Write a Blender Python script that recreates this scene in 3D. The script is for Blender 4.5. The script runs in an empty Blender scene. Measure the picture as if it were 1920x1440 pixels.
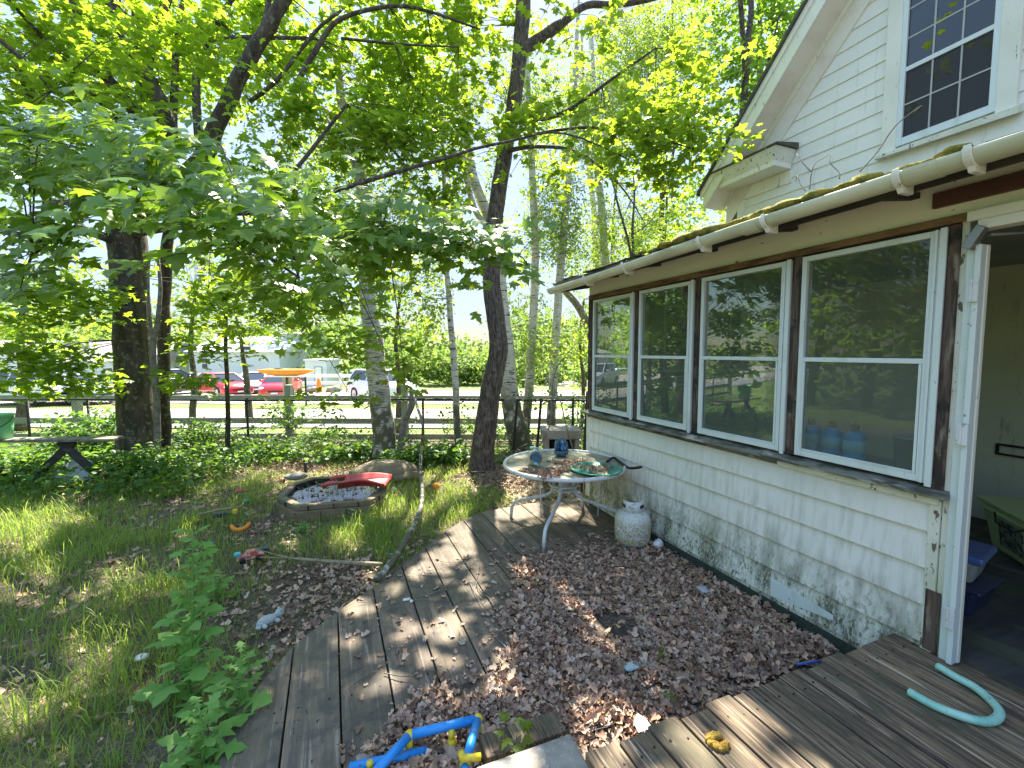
import bpy, math, random
import numpy as np
from mathutils import Vector, Matrix
from math import radians as R_, sin, cos, pi, sqrt, atan

# ------------------------------------------------------------------ camera, light, exposure
sc = bpy.context.scene
EYE = 1.73
FPX = 840.0
PSI = atan(340/840.0)          # camera yaw to the right of the wall direction (+Y)
TH = atan(60/840.0)            # pitch down
cam_d = bpy.data.cameras.new('camera')
cam = bpy.data.objects.new('camera', cam_d)
sc.collection.objects.link(cam)
cam_d.sensor_width = 36.0
cam_d.lens = 36.0*FPX/1920.0
cam_d.clip_start = 0.05
cam_d.clip_end = 2000
cam.location = (0, 0, EYE)
cam.rotation_euler = (pi/2 - TH, 0, -PSI)
sc.camera = cam

SUN = Vector((.29, .72, 1.0)).normalized()
world = bpy.data.worlds.new('World'); sc.world = world; world.use_nodes = True
nt = world.node_tree
bgn = nt.nodes['Background']
sky = nt.nodes.new('ShaderNodeTexSky'); sky.sky_type = 'NISHITA'; sky.sun_disc = False
sky.sun_elevation = math.asin(SUN.z); sky.sun_rotation = math.atan2(SUN.x, SUN.y)
sky.air_density = 1.0; sky.dust_density = .4; sky.ozone_density = 1.0
# soften the glare round the sun a little and keep the blue
bw = nt.nodes.new('ShaderNodeRGBToBW'); nt.links.new(sky.outputs[0], bw.inputs[0])
ma = nt.nodes.new('ShaderNodeMath'); ma.operation = 'MULTIPLY_ADD'; nt.links.new(bw.outputs[0], ma.inputs[0]); ma.inputs[1].default_value = .55; ma.inputs[2].default_value = .08
vd = nt.nodes.new('ShaderNodeVectorMath'); vd.operation = 'DIVIDE'; nt.links.new(sky.outputs[0], vd.inputs[0]); nt.links.new(ma.outputs[0], vd.inputs[1])
hs = nt.nodes.new('ShaderNodeHueSaturation'); hs.inputs['Saturation'].default_value = .88; nt.links.new(vd.outputs[0], hs.inputs['Color'])
nt.links.new(hs.outputs[0], bgn.inputs[0]); bgn.inputs[1].default_value = .13
sun_d = bpy.data.lights.new('sun', 'SUN'); sun_d.energy = 5.0; sun_d.angle = R_(.6); sun_d.color = (1, .92, .78)
sun = bpy.data.objects.new('sun', sun_d); sc.collection.objects.link(sun)
sun.location = (6, 14, 22); sun.rotation_euler = (-SUN).to_track_quat('-Z', 'Y').to_euler()
sc.view_settings.view_transform = 'Standard'; sc.view_settings.look = 'None'
sc.view_settings.exposure = 2.12; sc.view_settings.gamma = 1.0
sc.render.engine = 'CYCLES'
cy = sc.cycles
cy.use_denoising = True
cy.max_bounces = 7; cy.diffuse_bounces = 4; cy.glossy_bounces = 3; cy.transmission_bounces = 4; cy.transparent_max_bounces = 10
cy.caustics_reflective = False; cy.caustics_refractive = False
cy.sample_clamp_indirect = 6.0

# ------------------------------------------------------------------ measuring helpers (photo pixel + distance -> place)
Fv = np.array([sin(PSI)*cos(TH), cos(PSI)*cos(TH), -sin(TH)])
Rv = np.array([cos(PSI), -sin(PSI), 0.0])
Uv = np.cross(Rv, Fv)
Fh = np.array([sin(PSI), cos(PSI), 0.0])
E0 = np.array([0, 0, EYE])
def ray(u, v): return Fv + Rv*(u-960)/FPX - Uv*(v-720)/FPX
def at(u, v, d): return E0 + ray(u, v)*d
def atz(u, v, z):
    r = ray(u, v); return E0 + r*((z-EYE)/r[2])
def terr(d):                    # ground height against distance from the camera
    return np.interp(d, [-50, 5.5, 7.5, 9, 11, 15, 20, 24, 35, 60, 200], [-.05, -.06, -.13, -.25, -.34, -.52, -.74, -.87, -1.2, -1.45, -1.5])
def gpos(s, d, dz=0.0):         # sideways, forward on the ground
    return Vector((Rv[0]*s+Fh[0]*d, Rv[1]*s+Fh[1]*d, float(terr(d))+dz))
def gat(u, d, dz=0.0): return gpos((u-960)/FPX*d*1.0, d, dz)

rng = np.random.default_rng(7)
random.seed(5)

# ------------------------------------------------------------------ object helpers
def tag(o, label=None, cat=None, group=None, kind=None):
    if label: o['label'] = label
    if cat: o['category'] = cat
    if group: o['group'] = group
    if kind: o['kind'] = kind
    return o
def thing(name, label, cat, loc=(0, 0, 0), group=None, rz=0.0):
    o = bpy.data.objects.new(name, None); sc.collection.objects.link(o)
    o.location = loc; o.rotation_euler = (0, 0, rz); o.empty_display_size = .1
    return tag(o, label, cat, group)
def link(name, me, mat, parent=None, smooth=False, bevel=0, world_space=True):
    o = bpy.data.objects.new(name, me); sc.collection.objects.link(o)
    if mat: me.materials.append(mat)
    if smooth: me.polygons.foreach_set('use_smooth', [True]*len(me.polygons))
    if bevel:
        b = o.modifiers.new('bevel', 'BEVEL'); b.width = bevel; b.segments = 2; b.limit_method = 'ANGLE'
    if parent is not None: o.parent = parent
    return o
def noise3(p, s):               # cheap smooth pseudo noise for shapes
    x, y, z = p[0]*s, p[1]*s, p[2]*s
    return (sin(1.7*x+2.1*y)+sin(2.3*y-1.3*z+1.1)+sin(1.9*z+1.5*x+.7)+.5*sin(4.1*x-3.7*y+2.9*z))/3.5
class MB:
    def __init__(s): s.V = []; s.F = []
    def add(s, V, F):
        n = len(s.V); s.V += [tuple(map(float, v)) for v in V]; s.F += [tuple(i+n for i in f) for f in F]; return s
    def hexa(s, P):             # 8 corners: bottom 4 ccw, top 4 ccw
        return s.add(P, [(3, 2, 1, 0), (4, 5, 6, 7), (0, 1, 5, 4), (1, 2, 6, 5), (2, 3, 7, 6), (3, 0, 4, 7)])
    def box(s, x0, x1, y0, y1, z0, z1):
        return s.hexa([(x0, y0, z0), (x1, y0, z0), (x1, y1, z0), (x0, y1, z0), (x0, y0, z1), (x1, y0, z1), (x1, y1, z1), (x0, y1, z1)])
    def obox(s, c, h, m=None):
        m = m or Matrix.Identity(3); c = Vector(c)
        P = [c + m @ Vector((a*h[0], b*h[1], e*h[2])) for e in (-1, 1) for a, b in ((-1, -1), (1, -1), (1, 1), (-1, 1))]
        return s.hexa(P)
    def beam(s, a, b, w, h, up=(0, 0, 1)):
        a = Vector(a); b = Vector(b); d = (b-a).normalized(); sd = d.cross(Vector(up)).normalized(); u = sd.cross(d)
        P = []
        for e in (-1, 1):
            for p, q in ((a, -1), (b, -1), (b, 1), (a, 1)): P.append(p + sd*q*w/2 + u*e*h/2)
        return s.hexa([P[0], P[1], P[2], P[3], P[4], P[5], P[6], P[7]])
    def tube(s, pts, rad, n=8, cap=True):
        pts = [Vector(p) for p in pts]
        if not hasattr(rad, '__len__'): rad = [rad]*len(pts)
        V = []; F = []; prev = None
        for i, p in enumerate(pts):
            t = (pts[min(i+1, len(pts)-1)]-pts[max(i-1, 0)]).normalized()
            if prev is None:
                a = Vector((1, 0, 0)) if abs(t.x) < .8 else Vector((0, 1, 0)); prev = (a - t*a.dot(t)).normalized()
            else: prev = (prev - t*prev.dot(t)).normalized()
            b = t.cross(prev)
            for k in range(n):
                an = 2*pi*k/n; V.append(p + (prev*cos(an)+b*sin(an))*rad[i])
        for i in range(len(pts)-1):
            for k in range(n):
                k2 = (k+1) % n; F.append((i*n+k, i*n+k2, (i+1)*n+k2, (i+1)*n+k))
        if cap: F.append(tuple(range(n-1, -1, -1))); F.append(tuple((len(pts)-1)*n+k for k in range(n)))
        return s.add(V, F)
    def lathe(s, prof, n=24, m=None, wob=0):
        m = m or Matrix.Identity(4); V = []; F = []
        for r, z in prof:
            for k in range(n):
                a = 2*pi*k/n; V.append(m @ Vector((r*cos(a), r*sin(a), z)))
        for i in range(len(prof)-1):
            for k in range(n):
                k2 = (k+1) % n; F.append((i*n+k, i*n+k2, (i+1)*n+k2, (i+1)*n+k))
        return s.add(V, F)
    def prism(s, poly, z0, z1, f=lambda x, y, z: (x, y, z)):
        n = len(poly); V = [f(x, y, z0) for x, y in poly]+[f(x, y, z1) for x, y in poly]
        F = [tuple(range(n-1, -1, -1)), tuple(range(n, 2*n))]+[(i, (i+1) % n, (i+1) % n+n, i+n) for i in range(n)]
        return s.add(V, F)
    def blob(s, c, r, n=12, m=6, amp=.12, sc_=3.0, flat=0):
        V = []; F = []
        for i in range(m+1):
            ph = pi*i/m
            for k in range(n):
                a = 2*pi*k/n; d = Vector((sin(ph)*cos(a), sin(ph)*sin(a), cos(ph)))
                q = 1+amp*noise3((d.x+c[0], d.y+c[1], d.z+c[2]), sc_)
                V.append((c[0]+d.x*r[0]*q, c[1]+d.y*r[1]*q, c[2]+d.z*r[2]*q))
        for i in range(m):
            for k in range(n):
                k2 = (k+1) % n; F.append((i*n+k, (i+1)*n+k, (i+1)*n+k2, i*n+k2))
        return s.add(V, F)
    def build(s, name, mat, parent=None, smooth=False, bevel=0):
        me = bpy.data.meshes.new(name); me.from_pydata(s.V, [], s.F); me.validate(); me.update()
        return link(name, me, mat, parent, smooth, bevel)
def solo(name, mb, mat, label, cat, smooth=False, bevel=0, group=None, kind=None):
    return tag(mb.build(name, mat, None, smooth, bevel), label, cat, group, kind)

# ------------------------------------------------------------------ materials
class NT:
    def __init__(s, name):
        s.m = bpy.data.materials.new(name); s.m.use_nodes = True; s.t = s.m.node_tree
        s.b = s.t.nodes['Principled BSDF']; s.out = s.t.nodes['Material Output']
        s.geo = s.t.nodes.new('ShaderNodeNewGeometry')
    def n(s, k, **kw):
        o = s.t.nodes.new(k)
        for a, v in kw.items(): setattr(o, a, v)
        return o
    def l(s, a, b): s.t.links.new(a, b)
    off = False
    def coord(s, scale):
        if s.off:      # every board gets its own piece of grain
            c = s.n('ShaderNodeVectorMath', operation='SCALE'); c.inputs[0].default_value = (13.7, 41.3, 7.1); s.l(s.geo.outputs['Random Per Island'], c.inputs['Scale'])
            a = s.n('ShaderNodeVectorMath', operation='ADD'); s.l(s.geo.outputs['Position'], a.inputs[0]); s.l(c.outputs[0], a.inputs[1])
            mp = s.n('ShaderNodeMapping'); mp.inputs['Scale'].default_value = scale if hasattr(scale, '__len__') else (scale,)*3
            s.l(a.outputs[0], mp.inputs['Vector']); return mp.outputs[0]
        mp = s.n('ShaderNodeMapping'); mp.inputs['Scale'].default_value = scale if hasattr(scale, '__len__') else (scale,)*3
        s.l(s.geo.outputs['Position'], mp.inputs['Vector']); return mp.outputs[0]
    def noise(s, scale, detail=4, rough=.55, dist=0):
        t = s.n('ShaderNodeTexNoise'); t.inputs['Scale'].default_value = 1; t.inputs['Detail'].default_value = detail
        t.inputs['Roughness'].default_value = rough; t.inputs['Distortion'].default_value = dist
        s.l(s.coord(scale), t.inputs['Vector']); return t.outputs['Fac']
    def ramp(s, fac, lo, hi, t0=0.0, t1=1.0):
        r = s.n('ShaderNodeMapRange'); r.inputs[1].default_value = lo; r.inputs[2].default_value = hi
        r.inputs[3].default_value = t0; r.inputs[4].default_value = t1; r.clamp = True
        s.l(fac, r.inputs[0]); return r.outputs[0]
    def mix(s, fac, a, b, mode='MIX'):
        x = s.n('ShaderNodeMix', data_type='RGBA', blend_type=mode)
        for i, v in ((0, fac), (6, a), (7, b)):
            if hasattr(v, 'is_output') or isinstance(v, bpy.types.NodeSocket): s.l(v, x.inputs[i])
            elif i == 0: x.inputs[0].default_value = v
            else: x.inputs[i].default_value = (*v, 1) if len(v) == 3 else v
        return x.outputs[2]
    def math(s, op, a, b=0.0):
        x = s.n('ShaderNodeMath', operation=op)
        for i, v in ((0, a), (1, b)):
            if isinstance(v, bpy.types.NodeSocket): s.l(v, x.inputs[i])
            else: x.inputs[i].default_value = v
        return x.outputs[0]
    def zpos(s):
        x = s.n('ShaderNodeSeparateXYZ'); s.l(s.geo.outputs['Position'], x.inputs[0]); return x
def mat(name, col, rough=.6, layers=(), bump=None, island=0, metal=0, spec=.5, trans=0, coat=0, emit=0, bump2=None, boards=False, dist=0):
    """layers: (scale, lo, hi, colour[, (z0, z1) fade]) noise masks painted over the base colour."""
    N = NT(name); N.off = boards
    base = col
    for L in layers:
        f = N.ramp(N.noise(L[0], 5, .6, dist), L[1], L[2])
        if len(L) > 4 and L[4]:
            z = N.zpos(); f = N.math('MULTIPLY', f, N.ramp(z.outputs[2], L[4][0], L[4][1]))
        base = N.mix(f, base, L[3])
    if island:
        v = N.ramp(N.geo.outputs['Random Per Island'], 0, 1, 1-island, 1+island)
        h = N.n('ShaderNodeHueSaturation'); N.l(v, h.inputs['Value'])
        if isinstance(base, bpy.types.NodeSocket): N.l(base, h.inputs['Color'])
        else: h.inputs['Color'].default_value = (*base, 1)
        base = h.outputs[0]
    if isinstance(base, bpy.types.NodeSocket): N.l(base, N.b.inputs['Base Color'])
    else: N.b.inputs['Base Color'].default_value = (*base, 1)
    N.b.inputs['Roughness'].default_value = rough; N.b.inputs['Metallic'].default_value = metal
    N.b.inputs['Specular IOR Level'].default_value = spec
    if coat: N.b.inputs['Coat Weight'].default_value = coat; N.b.inputs['Coat Roughness'].default_value = .05
    if trans: N.b.inputs['Transmission Weight'].default_value = trans
    last = None
    for bb in (bump, bump2):
        if bb:
            bn = N.n('ShaderNodeBump'); bn.inputs['Strength'].default_value = bb[1]; bn.inputs['Distance'].default_value = bb[2] if len(bb) > 2 else .01
            N.l(N.noise(bb[0], 5, .6), bn.inputs['Height'])
            if last: N.l(last, bn.inputs['Normal'])
            last = bn.outputs[0]
    if last: N.l(last, N.b.inputs['Normal'])
    return N.m
def leafmat(name, c1, c2, tc, tfac=.45, rough=.45, spec=.35, zs=1.5):
    N = NT(name)
    r = N.geo.outputs['Random Per Island']
    col = N.mix(r, c1, c2)
    col = N.mix(N.ramp(N.noise(zs, 2), .35, .65), col, tuple(.5*(a+b)*.8 for a, b in zip(c1, c2)))
    N.l(col, N.b.inputs['Base Color']); N.b.inputs['Roughness'].default_value = rough; N.b.inputs['Specular IOR Level'].default_value = spec
    t = N.n('ShaderNodeBsdfTranslucent')
    tcol = N.mix(r, tc, tuple(x*y for x, y in zip(tc, (.7, .8, .6))))
    N.l(tcol, t.inputs[0])
    ms = N.n('ShaderNodeMixShader'); ms.inputs[0].default_value = tfac
    N.l(N.b.outputs[0], ms.inputs[1]); N.l(t.outputs[0], ms.inputs[2]); N.l(ms.outputs[0], N.out.inputs[0])
    return N.m
def glassmat(name, tint=(.8, .85, .83), haze=0.0, hcol=(.35, .38, .36), lo=.06, smear=0, k=1.1):
    N = NT(name); tr = N.n('ShaderNodeBsdfTransparent'); tr.inputs[0].default_value = (*tint, 1)
    gl = N.n('ShaderNodeBsdfGlossy'); gl.inputs[1].default_value = .008; gl.inputs[0].default_value = (.95, 1, .97, 1)
    fr = N.n('ShaderNodeFresnel'); fr.inputs[0].default_value = 1.6
    if smear:
        bn = N.n('ShaderNodeBump'); bn.inputs['Strength'].default_value = smear; bn.inputs['Distance'].default_value = .01
        N.l(N.noise((3, 3, 3), 2), bn.inputs['Height']); N.l(bn.outputs[0], gl.inputs['Normal'])
    f = N.math('ADD', N.math('MULTIPLY', fr.outputs[0], k), lo)
    ms = N.n('ShaderNodeMixShader'); N.l(f, ms.inputs[0]); N.l(tr.outputs[0], ms.inputs[1]); N.l(gl.outputs[0], ms.inputs[2])
    out = ms.outputs[0]
    if haze:
        df = N.n('ShaderNodeBsdfDiffuse'); df.inputs[0].default_value = (*hcol, 1)
        m2 = N.n('ShaderNodeMixShader'); m2.inputs[0].default_value = haze
        N.l(out, m2.inputs[1]); N.l(df.outputs[0], m2.inputs[2]); out = m2.outputs[0]
    N.l(out, N.out.inputs[0]); return N.m

WHITE = (.72, .74, .70)
M = {}
M['siding_low'] = mat('mildewed_siding', (.80, .79, .75), .6, [
    ((1.2, 1.2, 1.0), .42, .62, (.71, .72, .67)), ((22, 22, 1.5), .48, .72, (.50, .52, .45), (1.1, .7)),
    ((2.6, 2.6, 2.2), .48, .62, (.35, .36, .24), (.56, .22)), ((9, 9, 2.4), .47, .62, (.13, .135, .10), (.62, .2)),
    ((45, 45, 22), .52, .60, (.08, .085, .06), (.55, .12)), ((90, 90, 40), .50, .60, (.52, .56, .44), (.5, .2))],
    ((70, 70, 2), .35, .004))
M['siding_up'] = mat('painted_clapboard', (.82, .82, .76), .55, [((.8, .8, 1.5), .4, .7, (.74, .76, .70)), ((20, 20, 1), .6, .8, (.52, .55, .50))], ((50, 50, 4), .15, .004))
M['trim'] = mat('old_white_paint', (.80, .80, .72), .5, [((1.5, 1.5, 1.5), .45, .7, (.68, .69, .58)), ((35, 35, 8), .64, .70, (.16, .12, .08))], ((40, 40, 10), .15, .003))
M['soffit'] = mat('soffit_paint', (.78, .76, .69), .6, [((1.5, 3, 3), .45, .65, (.70, .62, .55))])
M['peel'] = mat('peeling_paint', (.74, .74, .65), .6, [((3, 3, 3), .45, .65, (.60, .61, .48)), ((22, 22, 9), .61, .64, (.14, .11, .08)), ((50, 50, 30), .64, .67, (.20, .17, .13))], ((30, 30, 30), .5, .006))
M['header'] = mat('header_paint', (.88, .90, .80), .6, [((1, 1, 1), .4, .7, (.80, .82, .70)), ((25, 12, 18), .66, .70, (.15, .12, .07))], ((40, 40, 10), .1, .003))
M['frame'] = mat('aluminium_frame_white', (.66, .74, .74), .35, [((6, 6, 2), .55, .75, (.50, .56, .50)), ((50, 50, 30), .68, .72, (.18, .16, .12))])
M['brown'] = mat('bare_brown_wood', (.22, .13, .065), .75, [((8, 3, 20), .45, .6, (.08, .045, .025)), ((20, 4, 40), .58, .7, (.30, .19, .09))], ((60, 8, 60), .5, .005))
M['rotten'] = mat('weathered_brown_post', (.12, .085, .065), .85, [((40, 40, 3), .42, .56, (.04, .028, .02)), ((20, 20, 4), .56, .66, (.24, .20, .16)), ((5, 5, 5), .55, .6, (.03, .025, .02))], ((80, 80, 4), .7, .006))
M['sillw'] = mat('grey_rotten_sill', (.20, .20, .17), .85, [((12, 6, 30), .45, .58, (.07, .07, .055)), ((6, 3, 12), .58, .66, (.50, .52, .45))], ((40, 10, 80), .7, .006))
M['gutter'] = mat('gutter_plastic', (.72, .71, .54), .4, [((2, 1.2, 2), .42, .62, (.50, .52, .36)), ((9, 2.5, 12), .55, .72, (.42, .42, .28))])
M['shingle'] = mat('asphalt_shingle', (.07, .065, .06), .9, [((6, 6, 6), .45, .65, (.12, .11, .09)), ((5, 5, 5), .55, .62, (.10, .12, .03))], ((60, 60, 60), .6, .006))
M['moss'] = mat('moss', (.30, .25, .04), .95, [((20, 20, 20), .42, .6, (.10, .12, .015)), ((50, 50, 50), .55, .7, (.35, .30, .07))], ((90, 90, 90), 1, .01))
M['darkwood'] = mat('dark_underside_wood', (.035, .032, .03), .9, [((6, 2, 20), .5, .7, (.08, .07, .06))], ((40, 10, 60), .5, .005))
M['glass_up'] = glassmat('window_glass', (.86, .90, .86), .10, (.26, .29, .25), lo=.0, smear=.02, k=.46)  # grey diffuse mixed into the pane stands in for a lighter porch interior
M['glass_low'] = glassmat('screened_window_glass', (.84, .88, .86), .19, (.25, .28, .26), lo=.0, smear=.02, k=.36)
M['glass_dark'] = glassmat('upper_window_glass', (.35, .38, .38), .45, (.085, .08, .08), lo=.0, smear=.03, k=.5)
M['int_wall'] = mat('interior_siding', (.68, .69, .56), .75, [((1, 1, 2), .4, .7, (.58, .59, .46)), ((20, 20, 3), .6, .8, (.22, .24, .18))])
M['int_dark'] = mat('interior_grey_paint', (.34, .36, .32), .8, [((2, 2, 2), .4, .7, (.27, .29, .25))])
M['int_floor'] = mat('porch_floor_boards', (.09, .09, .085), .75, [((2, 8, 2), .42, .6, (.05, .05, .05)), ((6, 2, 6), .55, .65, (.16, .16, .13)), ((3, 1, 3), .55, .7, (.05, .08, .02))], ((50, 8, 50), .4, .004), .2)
M['deck_low'] = mat('grey_deck_boards', (.235, .175, .12), .8, [((22, 1.1, 22), .42, .60, (.125, .10, .078)), ((2.2, 1.5, 2), .45, .65, (.145, .125, .08)), ((60, 2.2, 60), .57, .66, (.30, .25, .19)), ((7, 6, 7), .50, .66, (.10, .085, .07)), ((40, 30, 40), .63, .68, (.04, .032, .026))], ((60, 2.0, 60), .6, .006), .2, boards=True, dist=.5)
M['deck_up'] = mat('weathered_step_boards', (.23, .16, .095), .8, [((30, .9, 30), .40, .56, (.085, .062, .042)), ((80, 2.0, 80), .56, .63, (.42, .34, .24)), ((6, 2.5, 6), .50, .62, (.10, .085, .05)), ((110, 5, 110), .55, .62, (.05, .037, .028))], ((70, 1.8, 70), .9, .007), .22, boards=True, dist=.8)
M['soil'] = mat('yard_soil', (.13, .10, .07), .95, [((.8, .8, .8), .42, .6, (.10, .085, .055)), ((5, 5, 5), .45, .62, (.07, .058, .038)), ((1.4, 1.4, 1.4), .5, .62, (.10, .12, .04)), ((60, 60, 60), .52, .66, (.27, .20, .14))], ((45, 45, 45), .9, .02))
M['grassland'] = mat('mown_grass_ground', (.13, .20, .035), .9, [((.5, .5, .5), .4, .6, (.20, .24, .05)), ((8, 8, 8), .45, .65, (.09, .14, .03))], ((20, 20, 20), .6, .03))
M['gravel'] = mat('pale_gravel', (.42, .38, .34), .9, [((.4, .4, .4), .4, .6, (.36, .33, .30)), ((12, 12, 12), .5, .7, (.50, .46, .42))], ((30, 30, 30), .4, .01))
M['asphalt'] = mat('pale_asphalt', (.22, .225, .25), .85, [((.3, 1, 1), .4, .6, (.26, .26, .28)), ((15, 15, 15), .5, .7, (.30, .30, .31))], ((60, 60, 60), .3, .005))
M['bark'] = mat('maple_bark', (.095, .075, .06), .9, [((9, 9, 2.4), .45, .58, (.045, .037, .03)), ((18, 18, 14), .56, .64, (.17, .18, .14))], ((30, 30, 7), .9, .02), bump2=((90, 90, 40), .5, .006))
M['bark2'] = mat('furrowed_bark', (.13, .105, .085), .9, [((55, 55, 7), .44, .56, (.04, .03, .025)), ((9, 9, 9), .55, .7, (.19, .165, .14))], ((60, 60, 8), 1, .018))
M['bark3'] = mat('grey_branch_bark', (.22, .20, .17), .9, [((14, 14, 14), .45, .6, (.12, .11, .09)), ((30, 30, 30), .6, .68, (.33, .31, .27))], ((40, 40, 20), .6, .006))
def birchmat(name, dark):
    N = NT(name)
    f = N.ramp(N.noise((6, 6, 48), 3, .5), .60, .625); g = N.ramp(N.noise((2.6, 2.6, 9), 4, .6, 1), .665-dark, .70-dark)
    base = N.mix(N.ramp(N.noise((5, 5, 12), 3), .4, .65), (.62, .60, .54), (.44, .42, .35))
    base = N.mix(f, base, (.045, .035, .03)); base = N.mix(g, base, (.07, .06, .045))
    z = N.zpos(); low = N.math('MULTIPLY', N.ramp(z.outputs[2], 1.25, .7), N.ramp(N.noise((9, 9, 7), 4), .34, .50))
    base = N.mix(low, base, (.10, .095, .06))
    N.l(base, N.b.inputs['Base Color']); N.b.inputs['Roughness'].default_value = .7
    bn = N.n('ShaderNodeBump'); bn.inputs['Strength'].default_value = .4; bn.inputs['Distance'].default_value = .01
    N.l(N.noise((12, 12, 30), 4), bn.inputs['Height']); N.l(bn.outputs[0], N.b.inputs['Normal'])
    return N.m
M['birch'] = birchmat('birch_bark', .0); M['birch_old'] = birchmat('old_birch_bark', .06)
M['leaf_near'] = leafmat('maple_leaf', (.10, .21, .035), (.17, .30, .045), (.42, .62, .04), .45, .36, .5)
M['leaf_mid'] = leafmat('maple_leaf_high', (.07, .16, .025), (.12, .22, .03), (.52, .70, .045), .55)
M['leaf_yel'] = leafmat('young_maple_leaf', (.08, .17, .02), (.13, .22, .03), (.52, .68, .05), .52)
M['leaf_birch'] = leafmat('birch_leaf', (.08, .16, .03), (.13, .22, .04), (.46, .62, .06), .5)
M['leaf_far'] = leafmat('far_foliage', (.09, .17, .04), (.16, .26, .07), (.36, .50, .10), .4, .6, .2, .3)
M['leaf_dark'] = leafmat('dark_tree_leaf', (.06, .14, .025), (.09, .19, .03), (.44, .66, .05), .5)
M['leaf_shrub'] = leafmat('shrub_leaf', (.045, .12, .025), (.09, .19, .04), (.30, .50, .06), .4)
M['leaf_weed'] = leafmat('weed_leaf', (.20, .42, .09), (.27, .50, .12), (.30, .55, .08), .35, .5)
M['grass'] = leafmat('grass_blades', (.13, .26, .035), (.32, .40, .10), (.52, .66, .10), .45, .5, .3, .9)
M['drygrass'] = leafmat('dry_straw', (.30, .25, .13), (.22, .20, .09), (.40, .34, .16), .25, .8, .2)
def littermat():
    N = NT('dead_leaf'); r = N.geo.outputs['Random Per Island']
    cr = N.n('ShaderNodeValToRGB'); N.l(r, cr.inputs[0]); e = cr.color_ramp.elements
    e[0].color = (.19, .115, .075, 1); e[1].color = (.60, .36, .23, 1)
    for p, c in ((.25, (.40, .26, .175)), (.45, (.54, .38, .27)), (.6, (.26, .165, .115)), (.75, (.46, .37, .29)), (.9, (.62, .46, .33))):
        x = e.new(p); x.color = (*c, 1)
    N.l(cr.outputs[0], N.b.inputs['Base Color']); N.b.inputs['Roughness'].default_value = .65; N.b.inputs['Specular IOR Level'].default_value = .3
    return N.m
M['litter'] = littermat(); M['litter2'] = mat('pale_dead_maple_leaf', (.40, .26, .17), .7, [((9, 9, 9), .45, .6, (.26, .15, .09))], island=.4)
M['white_paint'] = mat('white_enamel', (.70, .72, .74), .35, [((25, 25, 25), .60, .66, (.32, .27, .20)), ((3, 3, 3), .5, .7, (.58, .60, .58))])
M['tableglass'] = mat('dirty_table_glass', (.36, .35, .25), .35, [((5, 5, 5), .42, .6, (.17, .15, .09)), ((14, 14, 14), .52, .66, (.42, .38, .24)), ((40, 40, 40), .56, .66, (.08, .065, .045))], spec=.3)
M['tank'] = mat('rusty_tank_paint', (.62, .65, .60), .45, [((6, 6, 12), .40, .62, (.46, .44, .30), (.34, .22)), ((60, 60, 60), .50, .60, (.34, .22, .09), (.30, .20)), ((95, 95, 95), .58, .63, (.20, .09, .03), (.30, .22)), ((40, 40, 8), .56, .66, (.44, .42, .33))])
M['tank_clean'] = mat('white_tank_collar', (.66, .68, .68), .4, [((20, 20, 20), .58, .66, (.40, .36, .28))])
M['black'] = mat('black_plastic', (.012, .012, .013), .5, [((8, 8, 8), .5, .7, (.03, .03, .03))])
M['blackmetal'] = mat('black_fence_coating', (.015, .014, .013), .6, [((10, 10, 10), .55, .7, (.06, .045, .035))])
M['mesh_skirt'] = mat('dark_green_mesh', (.018, .03, .025), .7, [((120, 120, 120), .48, .55, (.05, .07, .055))], ((150, 150, 150), .6, .004))
M['teal'] = mat('pale_teal_tube', (.38, .68, .58), .45, [((9, 9, 9), .48, .66, (.22, .52, .42)), ((40, 40, 40), .62, .7, (.16, .22, .16))])
M['blue'] = mat('bright_blue_plastic', (.02, .27, .72), .35, [((12, 12, 12), .55, .72, (.10, .33, .70)), ((60, 60, 60), .66, .7, (.03, .05, .08))])
M['yellow'] = mat('yellow_plastic', (.72, .55, .03), .4, [((20, 20, 20), .58, .7, (.5, .36, .05))])
M['orange'] = mat('orange_plastic', (.80, .27, .01), .4, [((14, 14, 14), .55, .7, (.62, .20, .02))])
M['red'] = mat('faded_red_plastic', (.50, .055, .055), .45, [((3, 3, 3), .45, .65, (.52, .13, .12)), ((20, 20, 20), .6, .7, (.35, .05, .05))])
M['concrete'] = mat('rough_concrete', (.34, .31, .26), .9, [((6, 6, 6), .45, .6, (.24, .22, .18)), ((40, 40, 40), .55, .7, (.44, .41, .36))], ((70, 70, 70), .7, .006))
M['tanrock'] = mat('tan_hollow_rock', (.26, .205, .135), .85, [((5, 5, 5), .45, .62, (.19, .15, .10)), ((25, 25, 25), .55, .7, (.33, .27, .19))], ((25, 25, 25), .5, .01))
M['brickp'] = mat('mossy_brick_edging', (.21, .155, .095), .85, [((5, 5, 8), .45, .62, (.13, .13, .07)), ((30, 30, 30), .55, .7, (.27, .22, .16))], ((50, 50, 50), .4, .004))
M['bucket'] = mat('green_bucket_plastic', (.20, .62, .30), .4)
M['totegreen'] = mat('pale_green_tote_plastic', (.62, .76, .40), .45)
M['bluetub'] = mat('blue_tub_plastic', (.08, .14, .36), .35); M['darktub'] = mat('dark_blue_tub_plastic', (.03, .035, .09), .35)
M['jug'] = mat('blue_jug_plastic', (.05, .42, .90), .35); M['jugw'] = mat('jug_label', (.40, .70, .90), .5); M['greybin'] = mat('grey_bin', (.30, .33, .32), .6)
M['potblue'] = mat('blue_glaze', (.07, .14, .22), .35, [((30, 30, 30), .5, .62, (.03, .05, .08)), ((14, 14, 14), .55, .7, (.18, .30, .42))], ((60, 60, 60), .5, .006))
M['potaqua'] = mat('aqua_glaze', (.22, .52, .44), .4, [((30, 30, 30), .5, .65, (.10, .30, .28))])
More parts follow.
